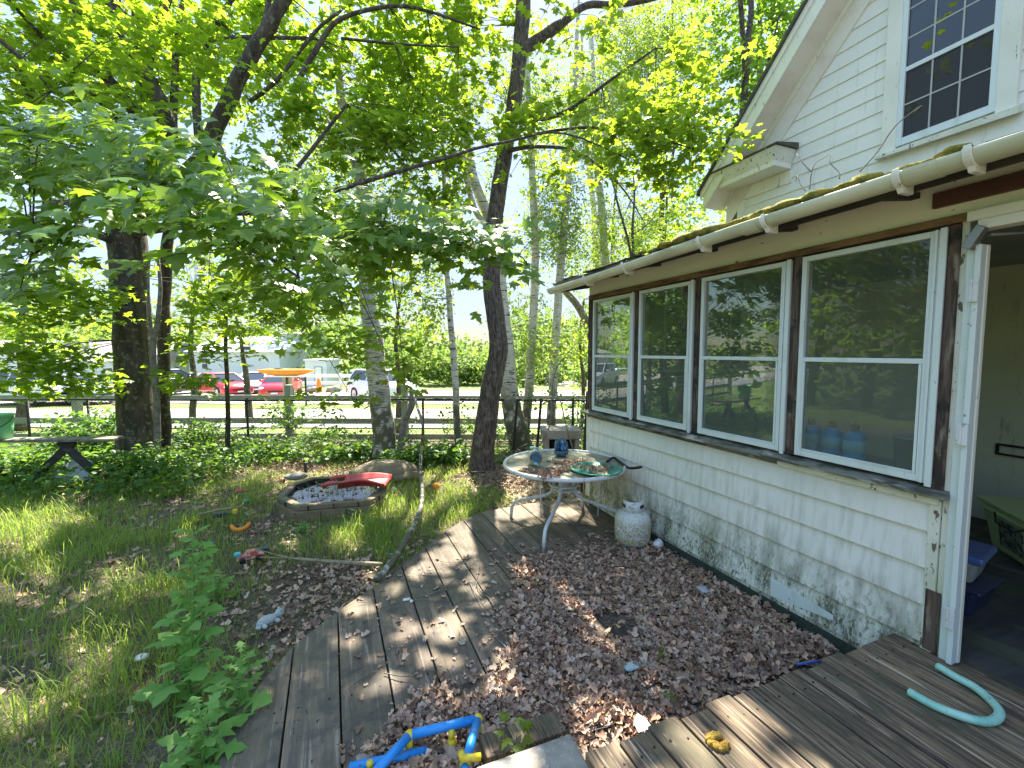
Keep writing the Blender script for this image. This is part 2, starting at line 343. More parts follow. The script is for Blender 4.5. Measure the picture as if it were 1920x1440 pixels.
M['figblue'] = mat('cobalt_glaze', (.05, .22, .45), .35, [((25, 25, 25), .5, .62, (.25, .50, .60))])
M['potcream'] = mat('cream_glaze', (.48, .42, .24), .45, [((25, 25, 25), .5, .65, (.30, .28, .16))])
M['tray'] = mat('green_tray', (.04, .30, .20), .4, [((8, 8, 8), .5, .68, (.03, .22, .15))])
M['dirt'] = mat('rotted_leaf_dirt', (.06, .045, .033), .95, [((40, 40, 40), .5, .65, (.15, .12, .09))], ((60, 60, 60), 1, .01))
M['paper'] = mat('white_paper', (.78, .78, .76), .8)
M['plush'] = mat('dirty_white_plush', (.52, .58, .56), .95, [((25, 25, 25), .5, .65, (.38, .42, .40))], ((80, 80, 80), 1, .01))
M['toyred'] = mat('toy_red_paint', (.50, .10, .07), .4, [((40, 40, 40), .52, .6, (.70, .55, .48))])
M['toycyan'] = mat('toy_cyan', (.08, .50, .55), .4); M['toydark'] = mat('toy_dark_blue', (.02, .025, .06), .4); M['toyblue'] = mat('toy_blue', (.04, .14, .55), .4)
M['pole'] = mat('weathered_pole', (.32, .26, .17), .8, [((20, 20, 20), .5, .62, (.20, .17, .11))], ((30, 30, 30), .4, .004))
M['water'] = mat('pond_water', (.012, .014, .016), .04, (), ((14, 14, 14), .25, .01), spec=.8)
M['rubber'] = mat('black_liner', (.015, .015, .017), .5)
M['fencewood'] = mat('shaded_white_board', (.28, .30, .26), .75, [((3, 3, 3), .45, .65, (.28, .31, .27)), ((20, 20, 20), .58, .7, (.5, .52, .48))])  # white boards; the shade on their near side is in this grey
M['vinyl'] = mat('white_vinyl', (.80, .82, .82), .4)
M['bldwhite'] = mat('white_building_siding', (.72, .74, .80), .6, [((1, 1, 1), .45, .7, (.66, .68, .75))])
M['bldroof'] = mat('grey_roof_sheet', (.30, .28, .27), .7)
M['bldtan'] = mat('tan_wood_box', (.44, .36, .27), .8)
M['winDark'] = mat('dark_window', (.05, .06, .08), .15)
M['carred'] = mat('red_car_paint', (.60, .015, .02), .25, coat=.8); M['carwhite'] = mat('white_car_paint', (.72, .74, .78), .25, coat=.8)
M['carblack'] = mat('dark_car_paint', (.03, .03, .035), .25, coat=.8); M['cargrey'] = mat('silver_car_paint', (.40, .42, .45), .3, coat=.8)
M['carglass'] = mat('car_glass', (.03, .05, .07), .05, spec=.9); M['tyre'] = mat('tyre_rubber', (.02, .02, .02), .8); M['rim'] = mat('wheel_rim', (.45, .45, .47), .3, metal=.8)
M['lamp'] = mat('headlight_glass', (.80, .82, .85), .1); M['grille'] = mat('black_grille', (.01, .01, .012), .4)
M['stone'] = mat('grey_field_stone', (.26, .25, .23), .9, [((20, 20, 20), .45, .65, (.17, .16, .14))], ((30, 30, 30), .6, .01))
M['steel'] = mat('grey_steel', (.25, .26, .26), .4, metal=.6)
# ------------------------------------------------------------------ ground and roads
def sheet(name, s0, s1, d0, d1, ns, nd, mt, dz=0, rough=0.0, edge=0.0, kind='structure'):
    S = np.linspace(s0, s1, ns); D = np.linspace(d0, d1, nd)
    V = []; F = []
    for j, d in enumerate(D):
        for i, s in enumerate(S):
            dd = d
            if edge and j in (0, nd-1): dd = d + edge*sin(s*1.3+d)+.4*edge*sin(s*3.1)
            p = gpos(s, dd, dz)
            if rough:
                k = rough*(1 if not (0 < p.x < 2.8 and -1 < p.y < 4.5) else 0)
                p.z += k*noise3(p, 2.3)*.5 + k*noise3(p, 7)*.25
            V.append(p)
    for j in range(nd-1):
        for i in range(ns-1):
            a = j*ns+i; F.append((a, a+1, a+ns+1, a+ns))
    return tag(MB().add(V, F).build(name, mt, None, True), kind=kind)
sheet('ground', -9, 9, -4, 11, 150, 125, M['soil'], -.01, .035)
sheet('ground_surround', -60, -9, -6, 11, 8, 40, M['grassland'], -.02)
sheet('ground_surround', 9, 60, -6, 11, 8, 40, M['grassland'], -.02)
sheet('ground_behind', -9, 9, -12, -4, 6, 6, M['soil'], -.012)
sheet('field', -160, 160, 11, 150, 80, 60, M['grassland'], -.03)
sheet('road', -90, 90, 12.6, 15.2, 60, 4, M['asphalt'], .0, edge=.12)
sheet('gravel_verge', -90, 90, 15.2, 19.0, 60, 5, M['gravel'], .004, edge=.2)
sheet('parking_lot', -90, 60, 22.0, 33.0, 60, 6, M['gravel'], .0, edge=.3)
sheet('far_road', 1, 120, 39, 52, 40, 5, M['gravel'], .0, edge=.4)

# ------------------------------------------------------------------ decks
def deck_edge(x): return float(np.interp(x, [-.6, -.49, -.25, 0, .25, 1.07, 1.46, 1.95, 2.8], [2.1, 2.35, 2.83, 3.12, 3.34, 4.26, 4.52, 4.58, 4.58]))
mb = MB()
for k in range(13):
    x0 = -.49 + .245*k + .005; x1 = x0 + .236
    y0 = -1.2; ya, yb = deck_edge(x0), deck_edge(x1); t = .5*math.sin(k*2.1)*.004
    P = [(x0, y0, -.036), (x1, y0, -.036), (x1, yb, -.036), (x0, ya, -.036), (x0, y0, t), (x1, y0, -t), (x1, yb, -t), (x0, ya, t)]
    mb.hexa(P)
dk = solo('wooden_deck', mb, M['deck_low'], 'low grey wooden deck of wide boards with an angled end, below the white porch', 'deck', bevel=.004)
mb = MB()
for x in (-.3, .8, 1.9): mb.box(x, x+.05, -1.1, deck_edge(x)-.12, -.12, -.037)
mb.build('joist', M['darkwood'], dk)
mb = MB(); w = .145
for k in range(14):
    x0 = .82 + w*k + .004; x1 = min(x0+w-.009, 2.9); ye = 1.325 + .012*math.sin(k*3.7)
    t = .002*math.sin(k*5.1)
    mb.box(x0, x1, -.9, ye, .235+t, .27+t)
st = solo('step_deck', mb, M['deck_up'], 'raised brown step deck of narrow weathered planks at the porch doorway', 'deck', bevel=.004)
mb = MB()
for k in range(13):
    for y in (1.24, .46, -.3):
        for e in (.035, .105): mb.lathe([(.001, .2735), (.0045, .2735), (.0045, .268)], 8, Matrix.Translation((.824+w*k+e, y+.008*math.sin(k*3+e*50), 0)))
tag(mb.build('nail_heads', M['blackmetal'], st), kind='stuff')
mb = MB()
for k in range(13):
    for y in (.1, 1.2, 2.3, 3.4):
        for e in (.05, .19):
            X_ = -.485+.245*k+e
            if y < deck_edge(X_)-.1: mb.lathe([(.001, .0035), (.005, .0035), (.005, -.002)], 8, Matrix.Translation((X_, y+.01*math.sin(k*7+e*40), 0)))
tag(mb.build('nail_heads', M['blackmetal'], dk), kind='stuff')
MB().box(.84, 2.66, 1.22, 1.26, -.02, .233).build('riser_board', M['darkwood'], st)
MB().box(.84, .88, -.9, 1.2, -.02, .233).build('side_board', M['darkwood'], st)

# ------------------------------------------------------------------ the house (porch + gabled wing)
house = thing('house', 'white clapboard house with a glazed side porch and green mildew low on its wall', 'house', (2.69, 2.5, 0))
def H(mb, name, m, parent=None, smooth=False, bevel=0, label=None):
    o = mb.build(name, m, None, smooth, bevel)
    if parent is None:
        o.data.transform(Matrix.Translation((-2.69, -2.5, 0))); o.parent = house
    else:
        o.data.transform(Matrix.Translation((-2.69, -2.5, 0))); o.parent = parent
    if label: o['label'] = label
    return o
XW = 2.69; YN = 1.20; YF = 4.32
# lower siding: overlapping courses
mb = MB()
zc = [1.045, .86, .675, .49, .30, .11]
for i in range(5):
    zt, zb = zc[i], zc[i+1]
    y0 = YN
    P = [(XW-.020, y0, zb), (XW+.02, y0, zb), (XW+.02, YF, zb), (XW-.020, YF, zb), (XW+.002, y0, zt), (XW+.02, y0, zt), (XW+.02, YF, zt), (XW+.002, YF, zt)]
    P = [P[0], P[1], P[2], P[3], P[4], P[5], P[6], P[7]]
    mb.hexa(P)
# far end (facing away) courses too
for i in range(5):
    zt, zb = zc[i], zc[i+1]
    mb.hexa([(XW, YF, zb), (5.3, YF, zb), (5.3, YF+.012, zb), (XW, YF+.012, zb), (XW, YF-.02, zt), (5.3, YF-.02, zt), (5.3, YF+.001, zt), (XW, YF+.001, zt)])
H(mb, 'siding', M['siding_low'])
H(MB().box(XW-.006, XW+.03, YN, YF-.02, .02, .108), 'skirt_board', M['siding_low'])
H(MB().box(XW+.0, XW+.02, 1.5, 4.3, -.15, .02).box(XW-.022, XW-.018, 1.35, 3.4, -.02, .085), 'mesh_skirt', M['mesh_skirt'])
# a fresh white patch strip at the base
H(MB().hexa([(XW-.020, 1.62, .17), (XW-.014, 1.62, .17), (XW-.014, 2.02, .115), (XW-.020, 2.02, .115), (XW-.020, 1.62, .20), (XW-.014, 1.62, .20), (XW-.014, 2.02, .235), (XW-.020, 2.02, .235)]), 'patch_board', M['frame'])
# corner boards
H(MB().box(XW-.02, XW+.05, YF-.055, YF+.03, .1, 1.05), 'corner_board', M['trim'], bevel=.003)
H(MB().box(XW-.022, XW+.05, 1.165, 1.21, .27, 1.02), 'corner_board', M['peel'], bevel=.003)
H(MB().box(XW-.012, XW+.05, 1.134, 1.163, .27, 2.36), 'door_post', M['peel'], bevel=.003)
# rotten foot of the post
H(MB().box(XW-.028, XW-.023, 1.14, 1.198, .28, .58), 'rotten_board', M['rotten'])
# sill
mb = MB()
mb.hexa([(XW-.075, 1.13, 1.040), (XW+.05, 1.13, 1.040), (XW+.05, YF+.05, 1.040), (XW-.075, YF+.05, 1.040), (XW-.075, 1.13, 1.062), (XW+.05, 1.13, 1.092), (XW+.05, YF+.05, 1.092), (XW-.075, YF+.05, 1.062)])
H(mb, 'sill', M['sillw'], bevel=.004)
H(MB().box(XW-.035, XW-.005, 1.17, 2.0, 1.0, 1.038), 'sill_trim', M['peel'], bevel=.003)
H(MB().box(XW-.028, XW-.005, 2.0, YF, 1.005, 1.038), 'sill_trim', M['sillw'], bevel=.003)
# header, frieze
H(MB().box(XW-.008, XW+.06, -.6, YF+.02, 2.352, 2.535), 'header_board', M['header'], bevel=.003)
mb = MB()
mb.hexa([(XW-.03, 1.13, 2.318), (XW+.04, 1.13, 2.318), (XW+.04, YF, 2.300), (XW-.03, YF, 2.300), (XW-.03, 1.13, 2.355), (XW+.04, 1.13, 2.355), (XW+.04, YF, 2.350), (XW-.03, YF, 2.350)])
H(mb, 'head_casing', M['brown'], bevel=.003)
H(MB().box(XW-.035, XW-.01, .1, 1.27, 2.405, 2.475), 'brown_board', mat('dark_red_brown_board', (.09, .035, .025), .7, [((10, 3, 10), .5, .7, (.05, .02, .015))]), bevel=.003)
# posts between windows
for y0, y1 in ((1.895, 1.955), (2.69, 2.755), (3.44, 3.505)):
    H(MB().box(XW-.026, XW+.05, y0, y1, 1.09, 2.312), 'window_post', M['rotten'], bevel=.003)
H(MB().box(XW-.026, XW+.05, 1.160, 1.203, 1.07, 2.312), 'window_post', M['rotten'], bevel=.003)
H(MB().box(XW-.03, XW+.05, 4.225, YF, 1.09, 2.305), 'window_post', M['rotten'], bevel=.003)
# four double windows
def window(y0, y1, ztop):
    zb, zt = 1.095, ztop; xf = XW-.035; zm = 1.685
    root = H(MB().box(xf, XW+.02, y0, y0+.062, zb, zt).box(xf, XW+.02, y1-.028, y1, zb, zt).box(xf, XW+.02, y0+.062, y1-.028, zt-.03, zt).box(xf, XW+.02, y0+.062, y1-.028, zb, zb+.035), 'window', M['frame'], bevel=.003)
    H(MB().box(xf-.012, xf-.001, y0-.006, y0+.02, zb-.012, zt+.004).box(xf-.008, xf-.001, y0+.03, y0+.042, zb, zt), 'window_stop', M['frame'], root, bevel=.002)
    H(MB().box(xf+.004, xf+.03, y0+.062, y1-.028, zm-.013, zm+.013), 'meeting_rail', M['frame'], root, bevel=.003)
    H(MB().box(xf+.022, xf+.026, y0+.06, y1-.026, zm+.012, zt-.028), 'glass_pane', M['glass_up'], root)
    H(MB().box(xf+.012, xf+.016, y0+.06, y1-.026, zb+.033, zm-.012), 'glass_pane', M['glass_low'], root)
    H(MB().box(xf-.001, xf+.011, y0+.064, y0+.076, zb+.036, zm-.014).box(xf-.001, xf+.011, y1-.042, y1-.030, zb+.036, zm-.014).box(xf-.001, xf+.011, y0+.077, y1-.043, zb+.036, zb+.047), 'sash_frame', M['frame'], root, bevel=.002)
window(1.205, 1.890, 2.300); window(1.962, 2.685, 2.296); window(2.762, 3.435, 2.292); window(3.512, 4.220, 2.288)
# interior
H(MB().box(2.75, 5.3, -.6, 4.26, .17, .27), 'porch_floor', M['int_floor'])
H(MB().box(2.70, 2.745, -.6, 1.16, .17, .262), 'threshold', M['darkwood'])
mb = MB()
for k in range(14):
    z0 = .27+.19*k; mb.hexa([(5.262, -.6, z0), (5.3, -.6, z0), (5.3, 4.28, z0), (5.262, 4.28, z0), (5.275, -.6, z0+.19), (5.3, -.6, z0+.19), (5.3, 4.28, z0+.19), (5.275, 4.28, z0+.19)])
H(mb, 'inner_wall', M['int_wall'])
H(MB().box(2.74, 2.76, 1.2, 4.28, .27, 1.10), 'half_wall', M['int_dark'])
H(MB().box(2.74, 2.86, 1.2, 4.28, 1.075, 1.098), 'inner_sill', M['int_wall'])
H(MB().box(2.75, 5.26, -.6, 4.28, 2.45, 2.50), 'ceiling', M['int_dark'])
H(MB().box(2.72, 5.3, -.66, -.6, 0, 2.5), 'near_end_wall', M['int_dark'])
# far end wall with three openings
mb = MB(); z0, z1 = 1.49, 2.29
mb.box(2.74, 5.3, 4.262, 4.285, .27, z0).box(2.74, 5.3, 4.262, 4.285, z1, 2.5)
for a, b in ((2.74, 2.87), (3.44, 3.66), (4.28, 4.70), (4.98, 5.3)): mb.box(a, b, 4.262, 4.285, z0, z1)
H(mb, 'far_end_wall', M['int_dark'])
for a, b in ((2.87, 3.44), (3.66, 4.28), (4.70, 4.98)):
    w = H(MB().box(a, a+.03, 4.255, 4.32, z0, z1).box(b-.03, b, 4.255, 4.32, z0, z1).box(a+.03, b-.03, 4.255, 4.32, z1-.03, z1).box(a+.03, b-.03, 4.255, 4.32, z0, z0+.03), 'end_window', M['trim'])
    H(MB().box(a+.03, b-.03, 4.30, 4.303, z0+.03, z1-.03), 'glass_pane', glassmat('end_glass', (.85, .88, .86), .04, lo=.0), w)
# wall above and beside the end windows on the outside
mb = MB()
for a, b in ((2.74, 2.87), (3.44, 3.66), (4.28, 4.70), (4.98, 5.3)): mb.box(a, b, 4.287, 4.318, 1.05, 2.5)
H(mb, 'outer_end_panel', M['siding_up'])
# porch roof
XG = 5.3
def zroof(x): return 2.50 + (x-2.30)*.17
mb = MB(); y0, y1 = -.7, 4.47
mb.hexa([(2.30, y0, 2.475), (XG, y0, zroof(XG)-.03), (XG, y1, zroof(XG)-.03), (2.30, y1, 2.455), (2.30, y0, 2.50), (XG, y0, zroof(XG)), (XG, y1, zroof(XG)), (2.30, y1, 2.48)])
roof = H(mb, 'porch_roof', M['shingle'])
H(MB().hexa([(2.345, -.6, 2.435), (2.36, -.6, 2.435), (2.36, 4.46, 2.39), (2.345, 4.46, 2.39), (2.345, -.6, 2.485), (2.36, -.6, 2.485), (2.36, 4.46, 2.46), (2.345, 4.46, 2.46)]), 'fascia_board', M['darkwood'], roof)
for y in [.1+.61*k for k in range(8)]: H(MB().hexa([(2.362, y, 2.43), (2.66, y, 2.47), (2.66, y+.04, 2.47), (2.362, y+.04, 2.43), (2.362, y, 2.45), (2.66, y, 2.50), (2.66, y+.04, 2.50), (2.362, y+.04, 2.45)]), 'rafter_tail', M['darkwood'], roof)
H(MB().hexa([(2.35, 4.40, 2.38), (5.3, 4.40, 2.9), (5.3, 4.42, 2.9), (2.35, 4.42, 2.38), (2.35, 4.40, 2.47), (5.3, 4.40, zroof(5.3)-.04), (5.3, 4.42, zroof(5.3)-.04), (2.35, 4.42, 2.47)]), 'end_rafter', M['darkwood'], roof)
mb = MB()
for i in range(90):            # curled shingle edges and debris on the eave
    y = random.uniform(.2, 4.45); x = random.uniform(2.31, 2.40)
    mb.obox((x, y, 2.507-.004*y+random.uniform(0, .01)), (random.uniform(.02, .05), random.uniform(.03, .09), .003), Matrix.Rotation(random.uniform(-.25, -.05), 3, 'Y') @ Matrix.Rotation(random.uniform(-.3, .3), 3, 'Z'))
H(mb, 'curled_shingles', M['shingle'], roof)
for y, n, r in ((2.35, 9, .075), (2.15, 5, .05), (1.80, 12, .06), (1.55, 12, .055), (1.32, 9, .045), (2.6, 6, .04), (2.9, 4, .03), (3.4, 4, .025), (1.12, 6, .035), (3.9, 3, .02)):
    mb = MB()
    for i in range(n):
        yy = y+random.uniform(-.17, .17); q = random.uniform(.5, 1)
        mb.blob((2.30+random.uniform(-.03, .05), yy, 2.508+.004*(2-yy)), (r*1.1*q, r*2.2*q, r*.55*q), 10, 6, .35, 9)
    H(mb, 'moss_clump', M['moss'], roof, True)
# gutter: half-round trough with brackets
ga, gb = Vector((2.285, 4.50, 2.395)), Vector((2.285, -.5, 2.490))
mb = MB(); n = 16; V = []; F = []
for i in range(41):
    c = ga.lerp(gb, i/40) + Vector((0, 0, -.006*math.sin(i/40*pi*3)))
    for k in range(n+1):
        a = pi + pi*k/n; V.append((c.x+.052*cos(a), c.y, c.z+.058*sin(a)+.03))
    for k in range(n+1):
        a = 2*pi - pi*k/n; V.append((c.x+.048*cos(a), c.y, c.z+.054*sin(a)+.03))
m_ = 2*(n+1)
for i in range(40):
    for k in range(m_): F.append((i*m_+k, i*m_+(k+1) % m_, (i+1)*m_+(k+1) % m_, (i+1)*m_+k))
F.append(tuple(range(n+1))+tuple()); mb.add(V, F)
gut = H(mb, 'gutter', M['gutter'], None, True)
def bracket(y, wide=.03, r=.062, foot=True):
    t = (4.50-y)/5.0; c = ga.lerp(gb, t); mb = MB(); V = []; F = []
    for i, yy in enumerate((y-wide/2, y+wide/2)):
        for k in range(15):
            a = pi+pi*k/14; V.append((c.x+r*cos(a), yy, c.z+.03+(r+.004)*sin(a)))
        for k in range(15):
            a = 2*pi-pi*k/14; V.append((c.x+(r-.008)*cos(a), yy, c.z+.03+(r-.004)*sin(a)))
    for k in range(30): F.append((k, (k+1) % 30, 30+(k+1) % 30, 30+k))
    F += [tuple(range(29, -1, -1)), tuple(range(30, 60))]; mb.add(V, F)
    if foot:
        mb.hexa([(c.x-.01, y-.012, c.z-.052), (c.x+.062, y-.012, c.z-.052), (c.x+.062, y+.012, c.z-.052), (c.x-.01, y+.012, c.z-.052), (c.x-.03, y-.012, c.z-.02), (c.x+.062, y-.012, c.z+.02), (c.x+.062, y+.012, c.z+.02), (c.x-.03, y+.012, c.z-.02)])
        mb.box(c.x-.058, c.x-.050, y-.012, y+.012, c.z+.02, c.z+.042)
    return mb
for y in (3.72, 3.12, 2.30, 1.83, 1.20, .97, .5): H(bracket(y), 'gutter_bracket', M['trim'], gut, False, .003)
for y, wdt in ((1.12, .11), (1.93, .10)): H(bracket(y, wdt, .0575, False), 'gutter_joint', M['gutter'], gut)

# gabled wing wall above the porch
def zline(y): return (2.58+EYE) - 1.055*(y-4.15)          # junction of frieze and clapboards
YR = 2.30; ZR = zline(YR)
mb = MB(); k = 0; z = 2.7
YC = 4.70
while z < 6.6:
    z2 = z+.165
    def ymax(zz): return min(YC, 4.15-(zz-(2.58+EYE))/1.055)
    ya, yb = ymax(z)+.25, ymax(z2)+.25
    if z < 3.85: ya = min(ya, YC); yb = min(yb, YC)
    yl0, yl1 = 2*YR-ya, 2*YR-yb
    if yb-yl1 > .05:
        mb.hexa([(XG-.016, yl0, z), (XG+.05, yl0, z), (XG+.05, ya, z), (XG-.016, ya, z), (XG-.003, yl1, z2), (XG+.05, yl1, z2), (XG+.05, yb, z2), (XG-.003, yb, z2)])
    z = z2
H(mb, 'gable_siding', M['siding_up'])
H(MB().box(XG-.03, XG+.06, YC-.09, YC+.02, 0, 4.0), 'corner_board', M['trim'], bevel=.003)
H(MB().box(XG+.0, 11, YC-.02, YC+.0, -.1, 4.3).box(XG+.03, 11, -.1, -.08, 0, 4.3), 'side_wall', M['siding_up'])
# frieze on the wall, sloping soffit, rake fascia, roof slab
def slope_piece(x0, x1, dz0, dz1, ya, yb, name, m, bevel=0, parent=None):
    mb = MB()
    for sgn in (1, -1):
        Y = lambda y: y if sgn == 1 else 2*YR-y
        P = [(x0, Y(ya), zline(ya)+dz0), (x1, Y(ya), zline(ya)+dz0), (x1, Y(yb), zline(yb)+dz0), (x0, Y(yb), zline(yb)+dz0)]
        P += [(p[0], p[1], p[2]+dz1-dz0) for p in P]
        mb.hexa(P)
    return H(mb, name, m, parent, bevel=bevel)
slope_piece(XG-.035, XG+.0, 0, .34, YR, 4.9, 'rake_frieze', M['soffit'], .003)
slope_piece(XG-.055, XG-.035, .27, .345, YR, 4.95, 'rake_moulding', M['trim'], .003)
slope_piece(XG-.33, XG-.02, .345, .365, YR, 5.0, 'rake_soffit', M['soffit'])
slope_piece(XG-.35, XG-.33, .33, .60, YR, 5.02, 'rake_fascia', M['trim'], .003)
slope_piece(XG-.37, XG-.345, .54, .64, YR, 5.06, 'rake_crown', M['trim'], .003)
slope_piece(XG-.40, 11, .64, .69, YR-.02, 5.10, 'gable_roof', M['shingle'])
# cornice return
yr0, yr1 = 3.92, 4.90
ret = H(MB().box(4.98, XG-.02, yr0+.03, yr1, 3.96, 4.02), 'cornice_return', M['trim'], bevel=.003)
H(MB().hexa([(4.98, yr0+.03, 4.02), (XG-.02, yr0+.03, 4.02), (XG-.02, yr1, 4.02), (4.98, yr1, 4.02), (4.93, yr0-.02, 4.17), (XG-.02, yr0-.02, 4.17), (XG-.02, yr1+.04, 4.17), (4.93, yr1+.04, 4.17)]), 'cornice_crown', M['peel'], ret, bevel=.004)
H(MB().hexa([(4.91, yr0-.05, 4.172), (XG-.02, yr0-.05, 4.172), (XG-.02, yr1+.05, 4.172), (4.91, yr1+.05, 4.172), (4.91, yr0-.05, 4.19), (XG-.02, yr0-.05, 4.24), (XG-.02, yr1+.05, 4.24), (4.91, yr1+.05, 4.19)]), 'cornice_cap', M['shingle'], ret)
H(MB().box(XG-.03, XG+.0, 3.95, YC+.02, 3.80, 3.955), 'frieze_board', M['trim'], ret)
# upper window: six over six
wy0, wy1, wz0, wz1 = 2.12, 2.84, 3.80, 5.34
H(MB().box(XG-.05, XG+.0, wy1, wy1+.13, 3.70, wz1+.12).box(XG-.05, XG+.0, wy0-.13, wy0, 3.70, wz1+.12).box(XG-.05, XG+.0, wy0, wy1, wz1, wz1+.12), 'window_casing', M['trim'], bevel=.004)
H(MB().hexa([(XG-.09, wy0-.16, 3.66), (XG, wy0-.16, 3.69), (XG, wy1+.16, 3.69), (XG-.09, wy1+.16, 3.69), (XG-.09, wy0-.16, 3.72), (XG, wy0-.16, 3.76), (XG, wy1+.16, 3.76), (XG-.09, wy1+.16, 3.72)]), 'window_sill', M['peel'], bevel=.003)
uw = H(MB().box(XG-.045, XG+.01, wy0, wy0+.045, wz0-.04, wz1).box(XG-.045, XG+.01, wy1-.045, wy1, wz0-.04, wz1).box(XG-.04, XG+.01, wy0+.045, wy1-.045, wz0-.04, wz0+.03).box(XG-.04, XG+.01, wy0+.045, wy1-.045, wz1-.04, wz1), 'gable_window', M['frame'], bevel=.003)
zm = 4.47
H(MB().box(XG-.038, XG-.004, wy0+.045, wy1-.045, zm-.02, zm+.02), 'meeting_rail', M['frame'], uw)
mb = MB()
gy0, gy1 = wy0+.045, wy1-.045
for i in (1, 2):
    y = gy0+(gy1-gy0)*i/3; mb.box(XG-.030, XG-.012, y-.006, y+.006, wz0+.03, zm-.02).box(XG-.030, XG-.012, y-.007, y+.007, zm+.02, wz1-.04)
for za, zb_ in ((wz0+.03, zm-.02), (zm+.02, wz1-.04)):
    n_ = 2 if za < zm-.3 else 3
    for j in range(1, n_):
        z = za+(zb_-za)*j/n_; mb.box(XG-.029, XG-.013, gy0, gy1, z-.007, z+.007)
H(mb, 'muntins', mat('grey_muntin', (.42, .43, .42), .6), uw)
H(MB().box(XG-.020, XG-.017, gy0, gy1, wz0+.03, zm-.02), 'glass_pane', M['glass_dark'], uw)
H(MB().box(XG-.024, XG-.021, gy0, gy1, zm+.02, wz1-.04), 'glass_pane', glassmat('gable_glass', (.3, .33, .33), .2, (.03, .035, .03), lo=.04, smear=.03, k=.8), uw)
# storm door frame at the right
x = XW-.03
H(MB().box(x, x+.03, 1.100, 1.133, .27, 2.26), 'storm_door_rail', M['frame'], bevel=.003)
sd = H(MB().box(x-.022, x+.02, 1.074, 1.096, .275, 2.20), 'storm_door', M['frame'], bevel=.003, label='white storm door edge standing open')
H(MB().box(x+.021, x+.045, 1.070, 1.090, .275, 2.20), 'door_edge', M['trim'], sd, bevel=.003)
for z in (.50, 1.36, 2.0): H(MB().box(x-.038, x-.031, 1.07, 1.11, z-.05, z+.05).box(x-.045, x-.038, 1.088, 1.096, z-.045, z+.045), 'hinge', M['white_paint'], sd, bevel=.002)
H(MB().box(x-.03, x+.05, -.2, 1.09, 2.262, 2.305), 'door_header', M['trim'], bevel=.003)
H(MB().box(x-.026, x+.0, -.2, 1.13, 2.306, 2.35), 'door_head_casing', M['trim'], bevel=.003)
H(MB().obox((x-.03, 1.095, 2.23), (.02, .018, .05), Matrix.Rotation(.5, 3, 'X')).beam((x+.0, 1.06, 2.235), (x+.35, .84, 2.245), .02, .012), 'door_closer', M['steel'], bevel=.003)
# latch hook on the inner wall
H(MB().box(5.235, 5.26, 1.72, 1.95, .86, .875).box(5.235, 5.26, 1.72, 1.95, .94, .955).box(5.235, 5.26, 1.935, 1.95, .875, .94), 'wall_bracket', M['blackmetal'])
def nz(x, y, s): return (np.sin(1.3*x*s+2.1*y*s)+np.sin(2.7*y*s-1.1*x*s+1)+np.sin(3.1*x*s+.5)+.7*np.sin(5.3*x*s-4.1*y*s))/3.7
# ------------------------------------------------------------------ leaves
def fan(half, cz=.10, droop=.35, cy=.38):
    pts = half + [(-x, y) for x, y in half[-2:0:-1]]
    V = [(0, cy, cz)] + [(x, y, cz-droop*(x*x+(y-cy)**2)) for x, y in pts]
    n = len(pts); F = [(0, i+1, (i+1) % n+1) for i in range(n)]
    return np.array(V, float), np.array(F)
T_MAPLE = fan([(0, 0), (.13, .03), (.36, -.06), (.33, .10), (.25, .19), (.38, .24), (.60, .34), (.50, .42), (.42, .50), (.30, .48), (.21, .52), (.26, .70), (.17, .78), (0, 1.08)], .08, .30)
T_MAPLE2 = fan([(0, 0), (.34, -.02), (.22, .20), (.56, .36), (.22, .50), (.22, .72), (0, 1.02)], .08, .3)
T_MAPLE3 = fan([(0, .0), (.30, .05), (.52, .38), (.20, .55), (0, 1.0)], .08, .3)
T_OVATE = (np.array([(0, 0, 0), (.30, .30, .10), (.24, .68, .06), (0, 1.0, -.12), (-.24, .68, .06), (-.30, .30, .10), (0, .5, 0)], float),
           np.array([(0, 1, 6), (1, 2, 6), (2, 3, 6), (3, 4, 6), (4, 5, 6), (5, 0, 6)]))
T_SMALL = (np.array([(0, 0, 0), (.36, .42, .10), (0, 1.0, -.05), (-.36, .42, .10)], float), np.array([(0, 1, 2), (0, 2, 3)]))
def norm(a): return a/np.maximum(np.linalg.norm(a, axis=1, keepdims=True), 1e-9)
def leafmesh(name, m, parent, pos, nrm, dr, size, T):
    V0, F0 = T; n = len(pos)
    z = norm(nrm); y = dr - z*np.sum(dr*z, 1, keepdims=True); y = norm(y); x = np.cross(y, z)
    sx = size*(.85+.3*rng.random(n)); cur = .5+1.2*rng.random(n)
    W = (pos[:, None, :] + x[:, None, :]*(V0[None, :, 0:1]*sx[:, None, None]) + y[:, None, :]*(V0[None, :, 1:2]*size[:, None, None])
         + z[:, None, :]*(V0[None, :, 2:3]*(size*cur)[:, None, None]))
    nv = len(V0); F = (F0[None] + (np.arange(n)*nv)[:, None, None]).reshape(-1, F0.shape[1])
    me = bpy.data.meshes.new(name); k = F0.shape[1]
    me.vertices.add(n*nv); me.vertices.foreach_set('co', W.reshape(-1).astype(np.float32))
    me.loops.add(F.size); me.loops.foreach_set('vertex_index', F.reshape(-1).astype(np.int32))
    me.polygons.add(len(F)); me.polygons.foreach_set('loop_start', (np.arange(len(F))*k).astype(np.int32))
    me.polygons.foreach_set('loop_total', np.full(len(F), k, np.int32))
    me.update(calc_edges=True)
    return link(name, me, m, parent)
def rnd(n): return rng.normal(size=(n, 3))
